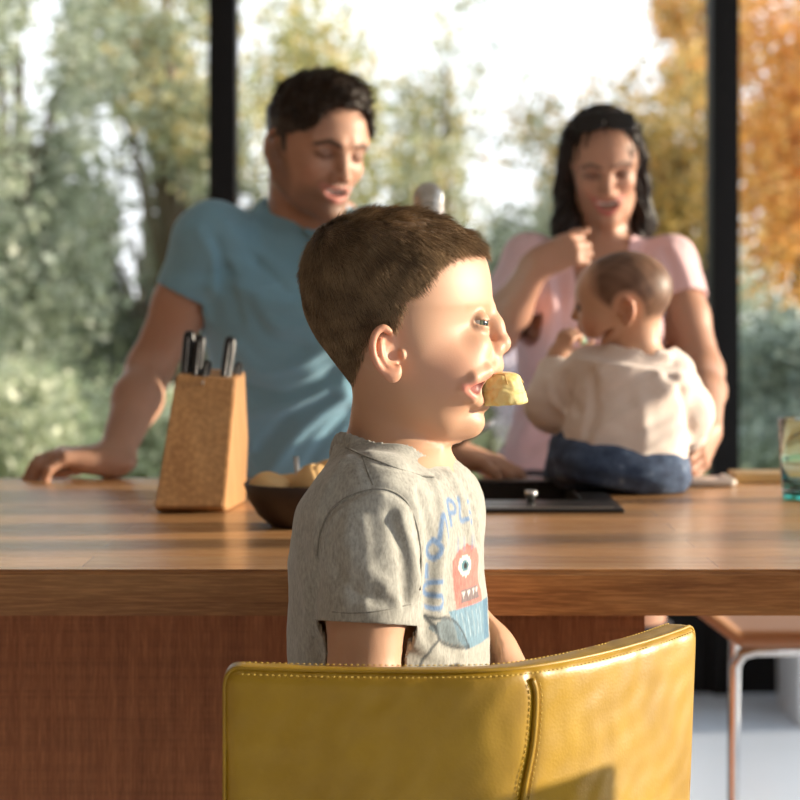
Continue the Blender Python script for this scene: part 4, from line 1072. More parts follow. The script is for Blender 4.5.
def build_man():
    Y = 3.05; opt = dict(smile=1.0, open=1.0, jaw=.004, brow=.0015, stubble=.62, lip=(.55, .22, .18), browr=.0042, browz=.019, eye=.6, lash=-.001, browc=(.06, .04, .03))
    root = empty('person', (-.13, 3.35, 0), 'dark haired man in a blue T-shirt leaning on the island and laughing', 'person')
    HR = head_R(33, 15, -3); hc = P(317, 146, Y); hs = .90
    hd = xf(adult_head(opt), HR, hc, hs); hd.k = .012
    fw = np.array([math.sin(math.radians(14)), -math.cos(math.radians(14)), 0])
    hip = np.array([-.125, 3.33, .90]); nb = P(305, 222, 3.12)
    R = frame2(nb-hip, fw); Lt = R[:, 1]; HT = np.linalg.norm(nb-hip)
    tr = [(-.06, 0, 0, .11, .165), (0, 0, 0, .11, .168), (.12, .005, 0, .10, .152), (.24, .008, 0, .108, .158), (.34, .01, 0, .118, .172), (.41, .004, 0, .105, .165), (HT-.02, -.01, 0, .075, .12), (HT+.02, -.01, 0, .05, .07)]
    sR, sL = P(213, 240, 3.10), P(374, 240, 3.06)
    eR, eL = P(150, 368, 3.10), P(424, 345, 3.04)
    wR, wL = P(113, 461, 2.92), P(447, 452, 2.93)
    B = [hd, loft(tr, R, hip, 2.4, k=.03), limb(nb+(0, .01, -.03), hc+HR@np.array([-.02, 0, -.03]), .060, .058, np.eye(3), (1, 1, 1), k=.02)]
    for s, e, w_ in ((sR, eR, wR), (sL, eL, wL)):
        B += [ell(s, .054, k=.03), cone(s, s*.5+e*.5, .047, .042), cone(s*.5+e*.5, e, .042, .034), cone(e, e*.65+w_*.35, .034, .036), cone(e*.65+w_*.35, w_, .036, .024)]
    B.append(hand(wR, np.array([-1, -.30, .10]), (.10, -.1, 1), -1, .96, ((26, 34, 22), (30, 38, 24), (32, 40, 26), (34, 42, 26)), (16, 4, -7, -18), (.62, .62, -.42), 20))
    B.append(hand(wL, np.array([.85, -.5, -.20]), (.2, -.1, 1), 1, .96, ((14, 30, 20),)*4, (10, 2, -5, -12), (.7, .6, -.3), 15))
    hips = [hip+Lt*s*.09+(0, 0, -.02) for s in (-1, 1)]; knees = [np.array([h[0]+s*.06, 3.33, .48]) for h, s in zip(hips, (-1, 1))]; ank = [np.array([k_[0]+s*.03, 3.42, .10]) for k_, s in zip(knees, (-1, 1))]
    B += legs_and_feet(hips, knees, ank, (.02, -.16, 0), (.095, .062, .055, .040))
    body = union(B, .02)
    def tone(p):
        c = np.tile(np.array([.50, .28, .19]), (len(p), 1))*(1+.05*nz(p, 40, 4)[:, None])
        q = ((p-hc)@HR)/hs; m = (np.linalg.norm(q, axis=1) < .17)
        c2 = adult_tone(q, c, opt); return np.where(m[:, None], c2, c)
    # hair
    def hf(p):
        q = ((p-hc)@HR)/hs
        x, y, z = q.T; ay = np.abs(y)
        th = .006+.015*np.clip((z-.06)/.05, 0, 1)*np.clip((x+.04)/.08, 0, 1)
        d = eln(q, (-.014, 0, .034), (.094, .074, .082))
        sk = np.minimum(d, eln(q, (.034, 0, .032), (.056, .060, .058)))
        n = .0035*nz(q, 75, 6)+.002*nz(q, 160, 7)
        o_ = sk-np.maximum(th, .008+.006*(x > -.01))*np.clip((z+.01)/.05, .75, 1)-n*np.clip((z)/.06, .2, 1)
        line = np.interp(ay, [0, .03, .045, .055, .075], [.083, .080, .070, .045, .02])      # forehead hairline by side distance
        front = np.where(x > .018, line-z, -.05); side = np.where((x > .0)&(x <= .03), (.0-z)*1.0-.02, -.05)
        nape = np.where(x <= .002, (-.055-z+ (x*-.2)), -.05); earc = np.where((x > -.035)&(x <= .018), (.010-z), -.05)
        sb = np.where((x > .008)&(x < .024)&(z > -.03), -.05, earc)
        return np.maximum(o_, np.maximum.reduce([front, nape, sb]))*hs
    hsd = S(hf, hc, .16)
    def htone(p):
        q = ((p-hc)@HR)/hs; g = np.clip((.045-q[:, 2])/.05, 0, 1)[:, None]*.8
        return lerp(np.tile(np.array([.030, .019, .013]), (len(p), 1)), (.14, .12, .105), g)*(1+.3*nz(q, 220, 8)[:, None])
    hm, hv = mesh_sdf(hsd, .0026, 'hair', tone=htone); ho = link_mesh('hair', hm, M['hair'], root)
    q = ((hv-hc)@HR)/hs; n = normals(hsd, hv); ok = (hsd.f(hv) > -.003)&(q[:, 2] > -.02); idx = RNG.choice(np.where(ok)[0], 5200); r = hv[idx]; n = n[idx]; q = q[idx]
    up = np.clip(q[:, 2]/.1, 0, 1)[:, None]; flow = HR@np.array([.8, .15, .35]); cl = np.stack([nz(r, 70, a) for a in (1, 2, 3)], 1)*.6
    d = n*(.35+.45*up)+(flow-n*(n@flow)[:, None])*(.3+.6*up)-(1-up)*np.array([0, 0, .8])+cl+RNG.normal(size=r.shape)*.06; d = d-n*(np.clip((d*n).sum(1), .22, 9)-.22)[:, None]; d /= np.linalg.norm(d, axis=1)[:, None]
    ln = (.007+.014*up[:, 0]); tn = htone(r)*RNG.uniform(.7, 2.2, (len(r), 1))
    join_mesh(ho, strands('s', r-n*.001, d, ln, .00045, None, None, bend=flow*.7, seg=3, tones=tn))
    # T-shirt
    st = [(z, cx, cy, rx+.014, ry+.014) for z, cx, cy, rx, ry in tr[:-2]]+[(HT-.025, -.004, 0, .094, .135), (HT+.010, -.008, 0, .062, .078), (HT+.035, -.006, 0, .061, .070)]
    st[0] = (-.14, .0, 0, .130, .180); st[1] = (0, .004, 0, .126, .180); st[2] = (.12, .008, 0, .118, .168)
    hR, hL = sR+(eR-sR)*.44, sL+(eL-sL)*.5
    outer = union([loft(st, R, hip, 2.4, k=.03), ell(sR, .060, k=.05), ell(sL, .047, k=.05), sleeve(sR, hR, .057, .050, k=.03), sleeve(sL, hL, .048, .048, k=.03)], .03)
    folds = []
    F = lambda *a: mkfold(folds, outer, *a)
    F([(232, 262), (262, 300), (300, 306), (330, 290)], .010, .008); F([(240, 285), (275, 322), (315, 322)], .009, .006); F([(250, 245), (285, 272), (325, 268)], .009, .006)
    F([(250, 300), (268, 338), (300, 345)], .009, -.006); F([(225, 268), (232, 292), (238, 318)], .008, -.006); F([(258, 262), (290, 290), (328, 282)], .007, -.006)
    F([(200, 232), (214, 262), (212, 288)], .007, .005); F([(216, 240), (222, 262), (222, 290)], .006, -.006); F([(226, 222), (240, 250), (252, 276)], .009, .006)
    F([(236, 345), (262, 370), (300, 362), (330, 345)], .010, .006); F([(245, 385), (290, 392), (335, 372)], .009, -.006); F([(258, 410), (300, 402), (342, 385)], .010, .008)
    F([(270, 470), (300, 430), (345, 395)], .009, .008); F([(255, 455), (290, 415), (330, 395)], .008, -.006); F([(300, 478), (325, 440), (348, 415)], .008, -.006); F([(246, 400), (250, 440), (258, 470)], .009, .006)
    pn = np.array([.05, -.20, .97]); pn /= np.linalg.norm(pn); pc = np.array([nb[0]+.004, nb[1]+.006, 1.322]); ring, ncut = neck_ring(outer, pc, pn, .067); tors = loft(st, R, hip, 2.4)
    def cuts(p):
        c = np.maximum(ncut(p), np.maximum(past(p, sR, hR, torso=tors), past(p, sL, hL, torso=tors)))
        return np.maximum(c, .855-p[:, 2])
    base = np.array([.24, .46, .60])
    sh = shell_garment('t_shirt', outer, cuts, .006, .0036, (-.50, 2.8, .83), (.25, 3.60, 1.42), lambda p: np.tile(base, (len(p), 1)), M['jersey_plain'], root, folds)
    cbody = tuck(body, outer, cuts, .016)
    m1, _ = mesh_sdf(cbody, .0029, 'body', lo=(-.60, 2.72, .88), hi=(.30, 3.5, 1.60), tone=tone)
    ob = link_mesh('body', m1, M['skin'], root)
    m2, _ = mesh_sdf(cbody, .008, 'low', lo=(-.60, 3.1, .0), hi=(.40, 3.6, .89), tone=tone); join_mesh(ob, m2)
    # neck band
    me, _ = mesh_sdf(union([limb(ring[i], ring[i+1], (.008), .008, frame2(pn, (1, 0, 0)), (.5, .5, 1)) for i in range(len(ring)-1)], .003), .003, 'collar', tone=lambda p: np.tile(base*.92, (len(p), 1)))
    link_mesh('collar', me, M['jersey_plain'], sh)
    tg_ = union([chain([hips[i], knees[i], np.array(ank[i])-(0, 0, .04)], [.112, .082, .066]) for i in (0, 1)]+[loft([(-.06, 0, 0, .118, .172), (.05, 0, 0, .116, .168)], R, hip, 2.4)], .03)
    me, _ = mesh_sdf(tg_, .009, 'jeans'); link_mesh('jeans', me, M['denim'], root)
    for k_ in (0, 1): shoe_mesh('shoe', ank[k_], (.02, -1, 0), 0, .95, M['shoe'], M['sole'], root)
build_man()
# ------------------------------------------------------------------ woman behind the baby
def build_woman():
    Y = 3.45; opt = dict(smile=1.9, open=1.9, eye=.75, teeth=.0215, lip=(.50, .14, .12), browr=.0036, browz=.022, lash=.001)
    root = empty('person', (.33, 3.5, 0), 'smiling long haired woman in a pink top standing behind the baby', 'person')
    HR = head_R(0, 20, 4); hc = P(603, 164, Y); hs = .83
    hd = xf(adult_head(opt), HR, hc, hs); hd.k = .012
    hip = np.array([.31, 3.50, .86]); nb = P(606, 247, 3.47)
    fw = np.array([-.10, -1, 0]); R = frame2(nb-hip, fw); Lt = R[:, 1]; HT = np.linalg.norm(nb-hip)
    tr = [(-.12, 0, 0, .100, .160), (-.02, 0, 0, .098, .150), (.10, 0, 0, .078, .112), (.18, .004, 0, .080, .113), (.27, .012, 0, .098, .128), (.33, .006, 0, .088, .130), (HT-.025, 0, 0, .060, .105), (HT+.02, 0, 0, .042, .05)]
    sR, sL = P(530, 262, 3.47), P(669, 264, 3.45)
    eR, eL = P(495, 335, 3.36), P(702, 372, 3.36)
    wR, wL = P(538, 263, 3.28), P(707, 430, 3.06)
    B = [hd, loft(tr, R, hip, 2.3, k=.03), cone(nb+(0, .005, -.03), hc+HR@np.array([-.018, 0, -.04]), .047, .045, k=.02)]
    for sg_ in (1, -1): B.append(ell(hip+R@np.array([.085, sg_*.062, .275]), (.05, .052, .055), k=.03))
    for s, e, w_ in ((sR, eR, wR), (sL, eL, wL)):
        B += [ell(s, .046, k=.03), cone(s, s*.5+e*.5, .044, .039), cone(s*.5+e*.5, e, .039, .034), cone(e, e*.65+w_*.35, .034, .034), cone(e*.65+w_*.35, w_, .034, .022)]
    B.append(hand(wR, np.array([.80, -.15, .30]), (-.15, -1, .35), 1, .80, ((55, 75, 40),)*4, (4, 0, -3, -6), (.9, .35, -.35), 25))
    B.append(hand(wL, np.array([-.25, -.75, -.42]), (.95, -.2, .15), 1, .84, ((25, 35, 20),)*4, (8, 2, -4, -8), (.7, .5, -.4), 15))
    hips = [hip+Lt*s*.085+(0, 0, -.05) for s in (-1, 1)]; knees = [np.array([h[0], 3.50, .45]) for h in hips]; ank = [np.array([k_[0], 3.53, .09]) for k_ in knees]
    B += legs_and_feet(hips, knees, ank, (0, -.14, 0), (.085, .055, .048, .034))
    body = union(B, .018)
    def tone(p):
        c = np.tile(np.array([.47, .25, .165]), (len(p), 1))*(1+.04*nz(p, 40, 4)[:, None])
        q = ((p-hc)@HR)/hs; m = (np.linalg.norm(q, axis=1) < .17); return np.where(m[:, None], adult_tone(q, c, opt), c)
    # long hair parted and falling behind the shoulders
    W = lambda x, y, z: hc+HR@(np.array([x, y, z])*hs)
    skull = S(lambda p: np.minimum(eln(((p-hc)@HR)/hs, (-.014, 0, .034), (.094, .075, .081)), eln(((p-hc)@HR)/hs, (.030, 0, .032), (.058, .062, .057)))*hs, hc, .13)
    faceo = lambda p: (lambda q: np.where(q[:, 0] > .005, eln(q, (.075, -.002, -.03), (.08, .0605, .104)), 1))(((p-hc)@HR)/hs)*hs
    cap_ = S(lambda p: smax(skull.f(p)-.004, -faceo(p), .006), hc, .14)
    Ls = [W(.035, .058, .06), W(.012, .070, .01), W(-.005, .074, -.05), P(642, 215, 3.47), P(640, 236, 3.45)]
    Rs = [W(.035, -.058, .06), W(.012, -.072, .01), W(-.002, -.078, -.05), P(567, 222, 3.44), P(573, 244, 3.42)]
    bk = [W(-.07, 0, .0), P(606, 215, 3.53), P(606, 250, 3.55)]
    hair = union([cap_]+chain(Ls, [.012, .013, .015, .015, .009], .02)+chain(Rs, [.012, .014, .018, .020, .012], .02)+chain([W(-.03, .06, .02), P(645, 222, 3.52), P(644, 250, 3.52)], [.022, .016, .008], .02)+chain([W(-.03, -.06, .02), P(566, 225, 3.50), P(565, 246, 3.49)], [.022, .020, .012], .02)+chain(bk, [.05, .055, .03], .03), .02)
    def hf(p):
        q = ((p-hc)@HR)/hs
        d = hair.f(p)
        a = np.arctan2(q[:, 1], q[:, 0]+.03)
        d = d-.0022*np.sin(a*38+3*np.sin(q[:, 2]*30))-.0018*nz(p*np.array([1, 1, .15]), 160, 3)
        return np.maximum(smax(d, -faceo(p), .004), -(body.f(p)-.0008)*0-1)
    hsd = S(hf, hair.c, hair.r)
    ht = lambda p: np.array([.014, .008, .006])*(1+.35*nz(p*np.array([1, 1, .2]), 250, 8)[:, None])
    hm, hv = mesh_sdf(hsd, .0027, 'hair', lo=(.18, 3.25, 1.20), hi=(.52, 3.68, 1.56), tone=ht); ho = link_mesh('hair', hm, M['hair'], root)
    n = normals(hsd, hv); idx = RNG.choice(len(hv), 5200); r = hv[idx]; n = n[idx]; q = ((r-hc)@HR)/hs
    dn = np.array([0, .02, -1.0]); side = np.sign(q[:, 1])[:, None]*HR[:, 1]; top = np.clip((q[:, 2]-.02)/.08, 0, 1)[:, None]
    fl = (dn-n*(n@dn)[:, None])+top*(side-n*(side*n).sum(1)[:, None])*1.2; fl /= np.linalg.norm(fl, axis=1)[:, None]+1e-6
    d = fl+n*.015+RNG.normal(size=r.shape)*.03; d /= np.linalg.norm(d, axis=1)[:, None]
    ok = faceo(r+d*.03) > .004; r, d, n = r[ok], d[ok], n[ok]
    join_mesh(ho, strands('s', r-n*.001, d, RNG.uniform(.02, .04, len(r)), .00042, None, None, seg=3, bend=np.tile(np.array([0, .02, -.5]), (len(r), 1)), tones=ht(r)*RNG.uniform(.8, 3.6, (len(r), 1))*np.array([1.15, 1, .9])))
    # top with flutter sleeves and a scooped neck
    st = [(-.10, 0, 0, .120, .172), (-.02, .002, 0, .114, .160), (.10, .006, 0, .096, .126), (.18, .010, 0, .098, .126), (.27, .020, 0, .116, .140), (.33, .012, 0, .102, .140), (HT-.03, .003, 0, .072, .120), (HT+.0, 0, 0, .055, .075), (HT+.03, 0, 0, .05, .055)]
    hR, hL = sR+(eR-sR)*.74, sL+(eL-sL)*.36
    outer = union([loft(st, R, hip, 2.3, k=.03), ell(sR, .048, k=.04), ell(sL, .048, k=.04), sleeve(sR, hR, .046, .050, k=.02), sleeve(sL, hL, .045, .048, k=.02)]+[ell(hip+R@np.array([.088, s*.062, .275]), (.06, .062, .065), k=.03) for s in (1, -1)], .025)
    folds = []
    F = lambda *a: mkfold(folds, outer, *a)
    F([(548, 262), (552, 300), (556, 345)], .008, .006); F([(560, 275), (562, 320), (560, 360)], .007, -.005); F([(540, 290), (550, 340), (542, 400)], .008, .005)
    F([(520, 440), (545, 400), (575, 380)], .010, .006); F([(530, 450), (560, 425), (590, 410)], .009, -.006); F([(672, 245), (684, 268), (690, 288)], .006, .004); F([(664, 250), (672, 272), (674, 292)], .006, -.004); F([(690, 250), (698, 270), (702, 288)], .005, -.003)
    F([(655, 235), (650, 270), (655, 310)], .008, .005)
    tors = loft(st, R, hip, 2.3)
    pc = P(604, 244, 3.40); pn = np.array([0, -.80, .60]); pn /= np.linalg.norm(pn)
    def cuts(p):
        c = (p-pc)@pn
        scoop = -limb(P(603, 205, 3.36), P(602, 284, 3.36), .088, .044, np.eye(3), (1, 1.5, 1)).f(p)
        scoop = np.maximum(scoop, np.where(p[:, 2] > 1.285, .065-np.hypot(p[:, 0]-nb[0], p[:, 1]-nb[1]), -1))
        return np.maximum(np.maximum(scoop, np.maximum(past(p, sR, hR, torso=tors, rb=.052), past(p, sL, hL, torso=tors, rb=.052))), .895-p[:, 2])
    pk = np.array([.80, .54, .56])
    shell_garment('pink_top', outer, cuts, .006, .0034, (.06, 3.2, .87), (.66, 3.72, 1.36), lambda p: np.tile(pk, (len(p), 1)), M['jersey_plain'], root, folds)['label'] = 'pink short sleeved top'
    cbody = tuck(body, outer, cuts, .013)
    m1, _ = mesh_sdf(cbody, .0027, 'body', lo=(.10, 2.90, .86), hi=(.65, 3.65, 1.56), tone=tone); ob = link_mesh('body', m1, M['skin'], root)
    m2, _ = mesh_sdf(cbody, .008, 'low', lo=(.05, 3.2, 0), hi=(.65, 3.75, .87), tone=tone); join_mesh(ob, m2)
    # striped skirt band and trousers
    sk_ = loft([(-.34, 0, 0, .115, .165), (-.12, 0, 0, .116, .168), (0, 0, 0, .108, .154), (.05, 0, 0, .10, .14)], R, hip, 2.3, cap=.004)
    def stt(p): m = (np.sin(p[:, 2]*2*math.pi/.021+p[:, 0]*3) > 0)[:, None]; return np.where(m, np.array([.03, .025, .035]), np.array([.62, .52, .56]))
    me, _ = mesh_sdf(sk_, .0035, 'striped_skirt', tone=stt); link_mesh('striped_skirt', me, M['jersey_plain'], root)
    tg_ = union([chain([hips[i], knees[i], np.array(ank[i])-(0, 0, .03)], [.098, .07, .05]) for i in (0, 1)], .02)
    me, _ = mesh_sdf(inter(tg_, lambda p: p[:, 2]-.62, .004), .008, 'leggings'); link_mesh('leggings', me, M['dark_cloth'], root)
    for k_ in (0, 1): shoe_mesh('shoe', ank[k_], (0, -1, 0), 0, .85, M['shoe'], M['sole'], root)
    # sunglasses pushed up on the hair
    sg = empty('sunglasses', tuple(W(.06, 0, .10)), 'dark sunglasses pushed up on the woman\'s hair', 'sunglasses')
    gm = plain('smoked_lens', (.006, .005, .005, 1), .08)
    for s in (1, -1):
        c = W(.060, s*.032, .106); Rl = HR@rot('Y', -42)@rot('Z', s*14)
        me, _ = mesh_sdf(xf(loft([(-.019, 0, 0, .0035, .022), (-.008, 0, 0, .0035, .029), (.012, 0, 0, .0035, .030), (.020, 0, 0, .0035, .026)], np.eye(3), (0, 0, 0), 2.6, cap=.003), Rl, c, .92), .0018, 'lens'); link_mesh('lens', me, gm, sg)
        MB().tube([tuple(W(.050, s*.063, .100)), tuple(W(.02, s*.080, .085)), tuple(W(-.03, s*.084, .040))], .0024, 8).build('temple_arm', M['black'], sg)
    MB().tube([tuple(W(.062, .008, .104)), tuple(W(.064, 0, .107)), tuple(W(.062, -.008, .104))], .0028, 8).build('bridge', M['steel'], sg)
build_woman()
# ------------------------------------------------------------------ baby sitting on the worktop
def build_baby():
    Y = 2.74
    root = empty('person', (.31, 2.76, ZT), 'baby in a cream long sleeved top and jeans sitting with its back turned', 'person')
    hc = P(623, 303, Y); HR = np.stack([np.array([-.98, .20, 0]), np.array([-.20, -.98, 0]), np.array([0, 0, 1.])], 1)   # forward, left, up
    HR = rot('Y', -6)@HR
    L = [ell((-.006, 0, .018), (.066, .056, .055)), ell((.022, 0, .012), (.042, .047, .042), k=.02), ell((.026, 0, -.022), (.034, .044, .034), k=.025), ell((.042, 0, -.044), (.012, .014, .011), k=.016)]
    for s in (1, -1): L.append(ell((.036, s*.024, -.026), (.021, .021, .020), k=.014))
    h = sub(union(L, .02), [ell((.064, s*.021, .000), (.010, .012, .008), k=.008) for s in (1, -1)])
    M2 = [h]
    for s in (1, -1):
        M2.append(ell((.0535, s*.021, 0), (.0095, .0115, .009), k=.003))
        Re = frame2((-.2, 0, 1), (1, 0, 0))@rot('Z', s*-28); Re[:, 1] *= s; e = ear_shape((-.010, s*.0545, -.012), Re, .74); e.k = .004; M2.append(e)
    M2 += chain([(.062, 0, .0), (.068, 0, -.010)], [.0055, .0062], .008); M2.append(ell((.0685, 0, -.0125), (.0062, .0075, .0055), k=.005))
    M2 += chain([(.057, .010, -.030), (.064, 0, -.027), (.057, -.010, -.030)], .0042, .004); M2 += chain([(.055, .009, -.033), (.061, 0, -.035), (.055, -.009, -.033)], .0045, .004)
    hd = xf(union(M2, .005), HR, hc, .97); hd.k = .010
    seat = np.array([.300, 2.737, ZT])
    nb = P(640, 347, 2.74)
    up = nb-(seat+(0, 0, .02)); fwb = np.array([.0, 1.0, 0]); R = frame2(up, fwb); HT = np.linalg.norm(up)
    o = seat+(0, 0, .02); Lt = R[:, 1]
    tr = [(-.005, 0, 0, .070, .078), (.04, .0, 0, .068, .076), (.10, .0, 0, .060, .072), (.15, 0, 0, .054, .070), (HT-.025, 0, 0, .042, .056), (HT, 0, 0, .028, .032)]
    sL_ = P(590, 372, 2.76); sR_ = P(670, 374, 2.74)              # photo-left and photo-right shoulders
    eL_ = P(553, 404, 2.79); wL_ = P(558, 358, 2.83); eR_ = P(688, 412, 2.75); wR_ = P(690, 443, 2.83)
    B = [hd, loft(tr, R, o, 2.3, k=.02), cone(nb+(0, 0, -.02), hc+HR@np.array([-.012, 0, -.02]), .030, .034, k=.015)]
    for s, e, w_ in ((sL_, eL_, wL_), (sR_, eR_, wR_)): B += [cone(s, e, .026, .024), cone(e, w_, .024, .017)]
    B.append(hand(wL_, np.array([.35, .1, .9]), (-.5, -.8, .2), -1, .42, ((45, 60, 40),)*4, k=.004)); B.append(hand(wR_, np.array([-.2, .5, -.6]), (.6, -.6, .3), 1, .42, ((35, 45, 30),)*4, k=.004))
    th = [(o+Lt*s*.045+R[:, 0]*.01+(0, 0, .012), o+Lt*s*.042+R[:, 0]*.135+np.array([0, 0, .022])) for s in (1, -1)]
    for a, b in th: B += [cone(a, b, .046, .036), cone(b, b+np.array([-.03, .06, -.075]), .034, .024), cone(b+np.array([-.03, .06, -.075]), b+np.array([-.03, .10, -.085]), .018, .015)]
    body = union(B, .012)
    def tone(p):
        c = np.tile(np.array([.60, .35, .235]), (len(p), 1)); q = (p-hc)@HR/.97
        x, y, z = q.T
        hm = np.clip((z-(-.016+.9*np.clip(x-.0, -.01, .1)**1.0)+.02*np.clip(x, -.1, 0))/.012+.5, 0, 1)*np.clip((.034-x)/.02+.5, 0, 1)*(np.linalg.norm(q, axis=1) < .10)
        e = np.clip(eln(q, (-.010, 0, -.008), (.022, .09, .026))/.006, 0, 1)
        c = lerp(c, (.13, .065, .038), (hm*e*.93)[:, None]*(1+.12*nz(q*np.array([.4, 1, .5]), 300, 2)[:, None]))
        for s in (1, -1):
            c = lerp(c, (.66, .27, .18), soft(eln(q, (.045, s*.035, -.026), (.02, .015, .014)), .008)*.45)
            c = lerp(c, (.03, .02, .02), soft(eln(q, (.0595, s*.0245, 0.0), (.007, .0085, .0065)), .0015)); c = lerp(c, (.30, .17, .11), soft(seg(q, (.061, s*.012, .015), (.052, s*.032, .016))-.002, .002)*.7)
            c = lerp(c, (.70, .30, .20), soft(eln(q, (-.01, s*.062, -.008), (.018, .012, .02)), .005)*.5)
        c = lerp(c, (.62, .22, .18), soft(eln(q, (.062, 0, -.031), (.008, .011, .0065)), .002)*.8)
        return c
    # cream top
    st = [(.012, 0, 0, .078, .086), (.04, .0, 0, .077, .086), (.10, .0, 0, .068, .080), (.15, 0, 0, .062, .078), (HT-.025, 0, 0, .052, .068), (HT+.002, 0, 0, .040, .044)]
    outer = union([loft(st, R, o, 2.4, k=.02), cone(sL_, eL_, .037, .036), sleeve(eL_, wL_*.84+eL_*.16, .036, .024), cone(sR_, eR_, .035, .032), sleeve(eR_, wR_*.8+eR_*.2, .032, .023)], .016)
    folds = []
    F = lambda *a: mkfold(folds, outer, *a)
    F([(600, 372), (640, 352), (668, 356)], .006, .005); F([(605, 395), (640, 375), (672, 362)], .006, -.004); F([(590, 440), (625, 415), (665, 395), (682, 375)], .007, .006); F([(600, 455), (640, 430), (678, 410)], .006, -.004)
    F([(620, 465), (650, 450), (684, 430)], .006, .005); F([(592, 375), (594, 410), (588, 440)], .006, -.006); F([(668, 372), (684, 400), (690, 430)], .006, -.005); F([(640, 400), (645, 430), (640, 460)], .008, .003)
    F([(548, 380), (552, 400), (566, 418)], .005, .004); F([(566, 375), (568, 395), (578, 412)], .005, -.004)
    tors = loft(st, R, o, 2.4)
    pc = nb+np.array([0, 0, .006]); pn = np.array([-.1, .10, 1]); pn /= np.linalg.norm(pn); ring, ncut = neck_ring(outer, pc, pn, .045)
    def cuts(p):
        c = ncut(p)
        c = np.maximum(c, np.maximum(past(p, eL_, wL_*.84+eL_*.16, .05, tors, .026), past(p, eR_, wR_*.8+eR_*.2, .05, tors, .026)))
        return np.maximum(c, ZT+.040+.004*np.sin(p[:, 0]*30)-p[:, 2])
    cr_ = np.array([.84, .73, .67])
    t_ = shell_garment('cream_top', outer, cuts, .0045, .0026, (.12, 2.6, ZT), (.47, 3.0, 1.16), lambda p: np.tile(cr_, (len(p), 1)), M['jersey_plain'], root, folds, ((.0018, 45, 31), (.0008, 110, 32)))
    cbody = tuck(body, outer, cuts, .008, .006)
    m1, _ = mesh_sdf(cbody, .0022, 'body', lo=(.16, 2.60, ZT-.005), hi=(.46, 3.02, 1.26), tone=tone); ob = link_mesh('body', m1, M['skin'], root)
    m2, _ = mesh_sdf(cbody, .0028, 'low', lo=(.10, 2.60, ZT-.14), hi=(.50, 3.12, ZT-.004), tone=tone); join_mesh(ob, m2)
    jn = union([loft([(-.017, .0, 0, .084, .086), (.010, 0, 0, .094, .094), (.030, 0, 0, .086, .090), (.043, 0, 0, .080, .086)], R, o, 2.5, cap=.010)]+[cone(a, b,   .050, .038, k=.02) for a, b in th]+[cone(b, b+np.array([-.02, .045, -.055]), .042, .034, k=.015) for a, b in th], .02)
    jn = disp(jn, lambda p: .0018*nz(p*np.array([1, 1, 2]), 60, 5)); jn = inter(jn, lambda p: np.where((p[:, 1] < TB+.004), ZT+.0008-p[:, 2], -1), .003)
    me, _ = mesh_sdf(jn, .003, 'jeans', lo=(.10, 2.6, ZT-.12), hi=(.50, 3.12, ZT+.12)); link_mesh('jeans', me, M['denim'], root)
    # teething ring in the hand at its mouth
    tp = P(574, 345, 2.85); mt = MB(); RR = frame2((.3, -.8, .4), (1, 0, 0))
    mt.tube([tuple(tp+RR@np.array([.017*math.cos(a), .017*math.sin(a), 0])) for a in np.linspace(0, 2*math.pi, 25)], .0042, 10)
    tag(mt.build('teething_ring', plain('mint_silicone', srgb(170, 216, 190), .4)), 'pale green teething ring the baby holds to its mouth', 'teething ring')
build_baby()
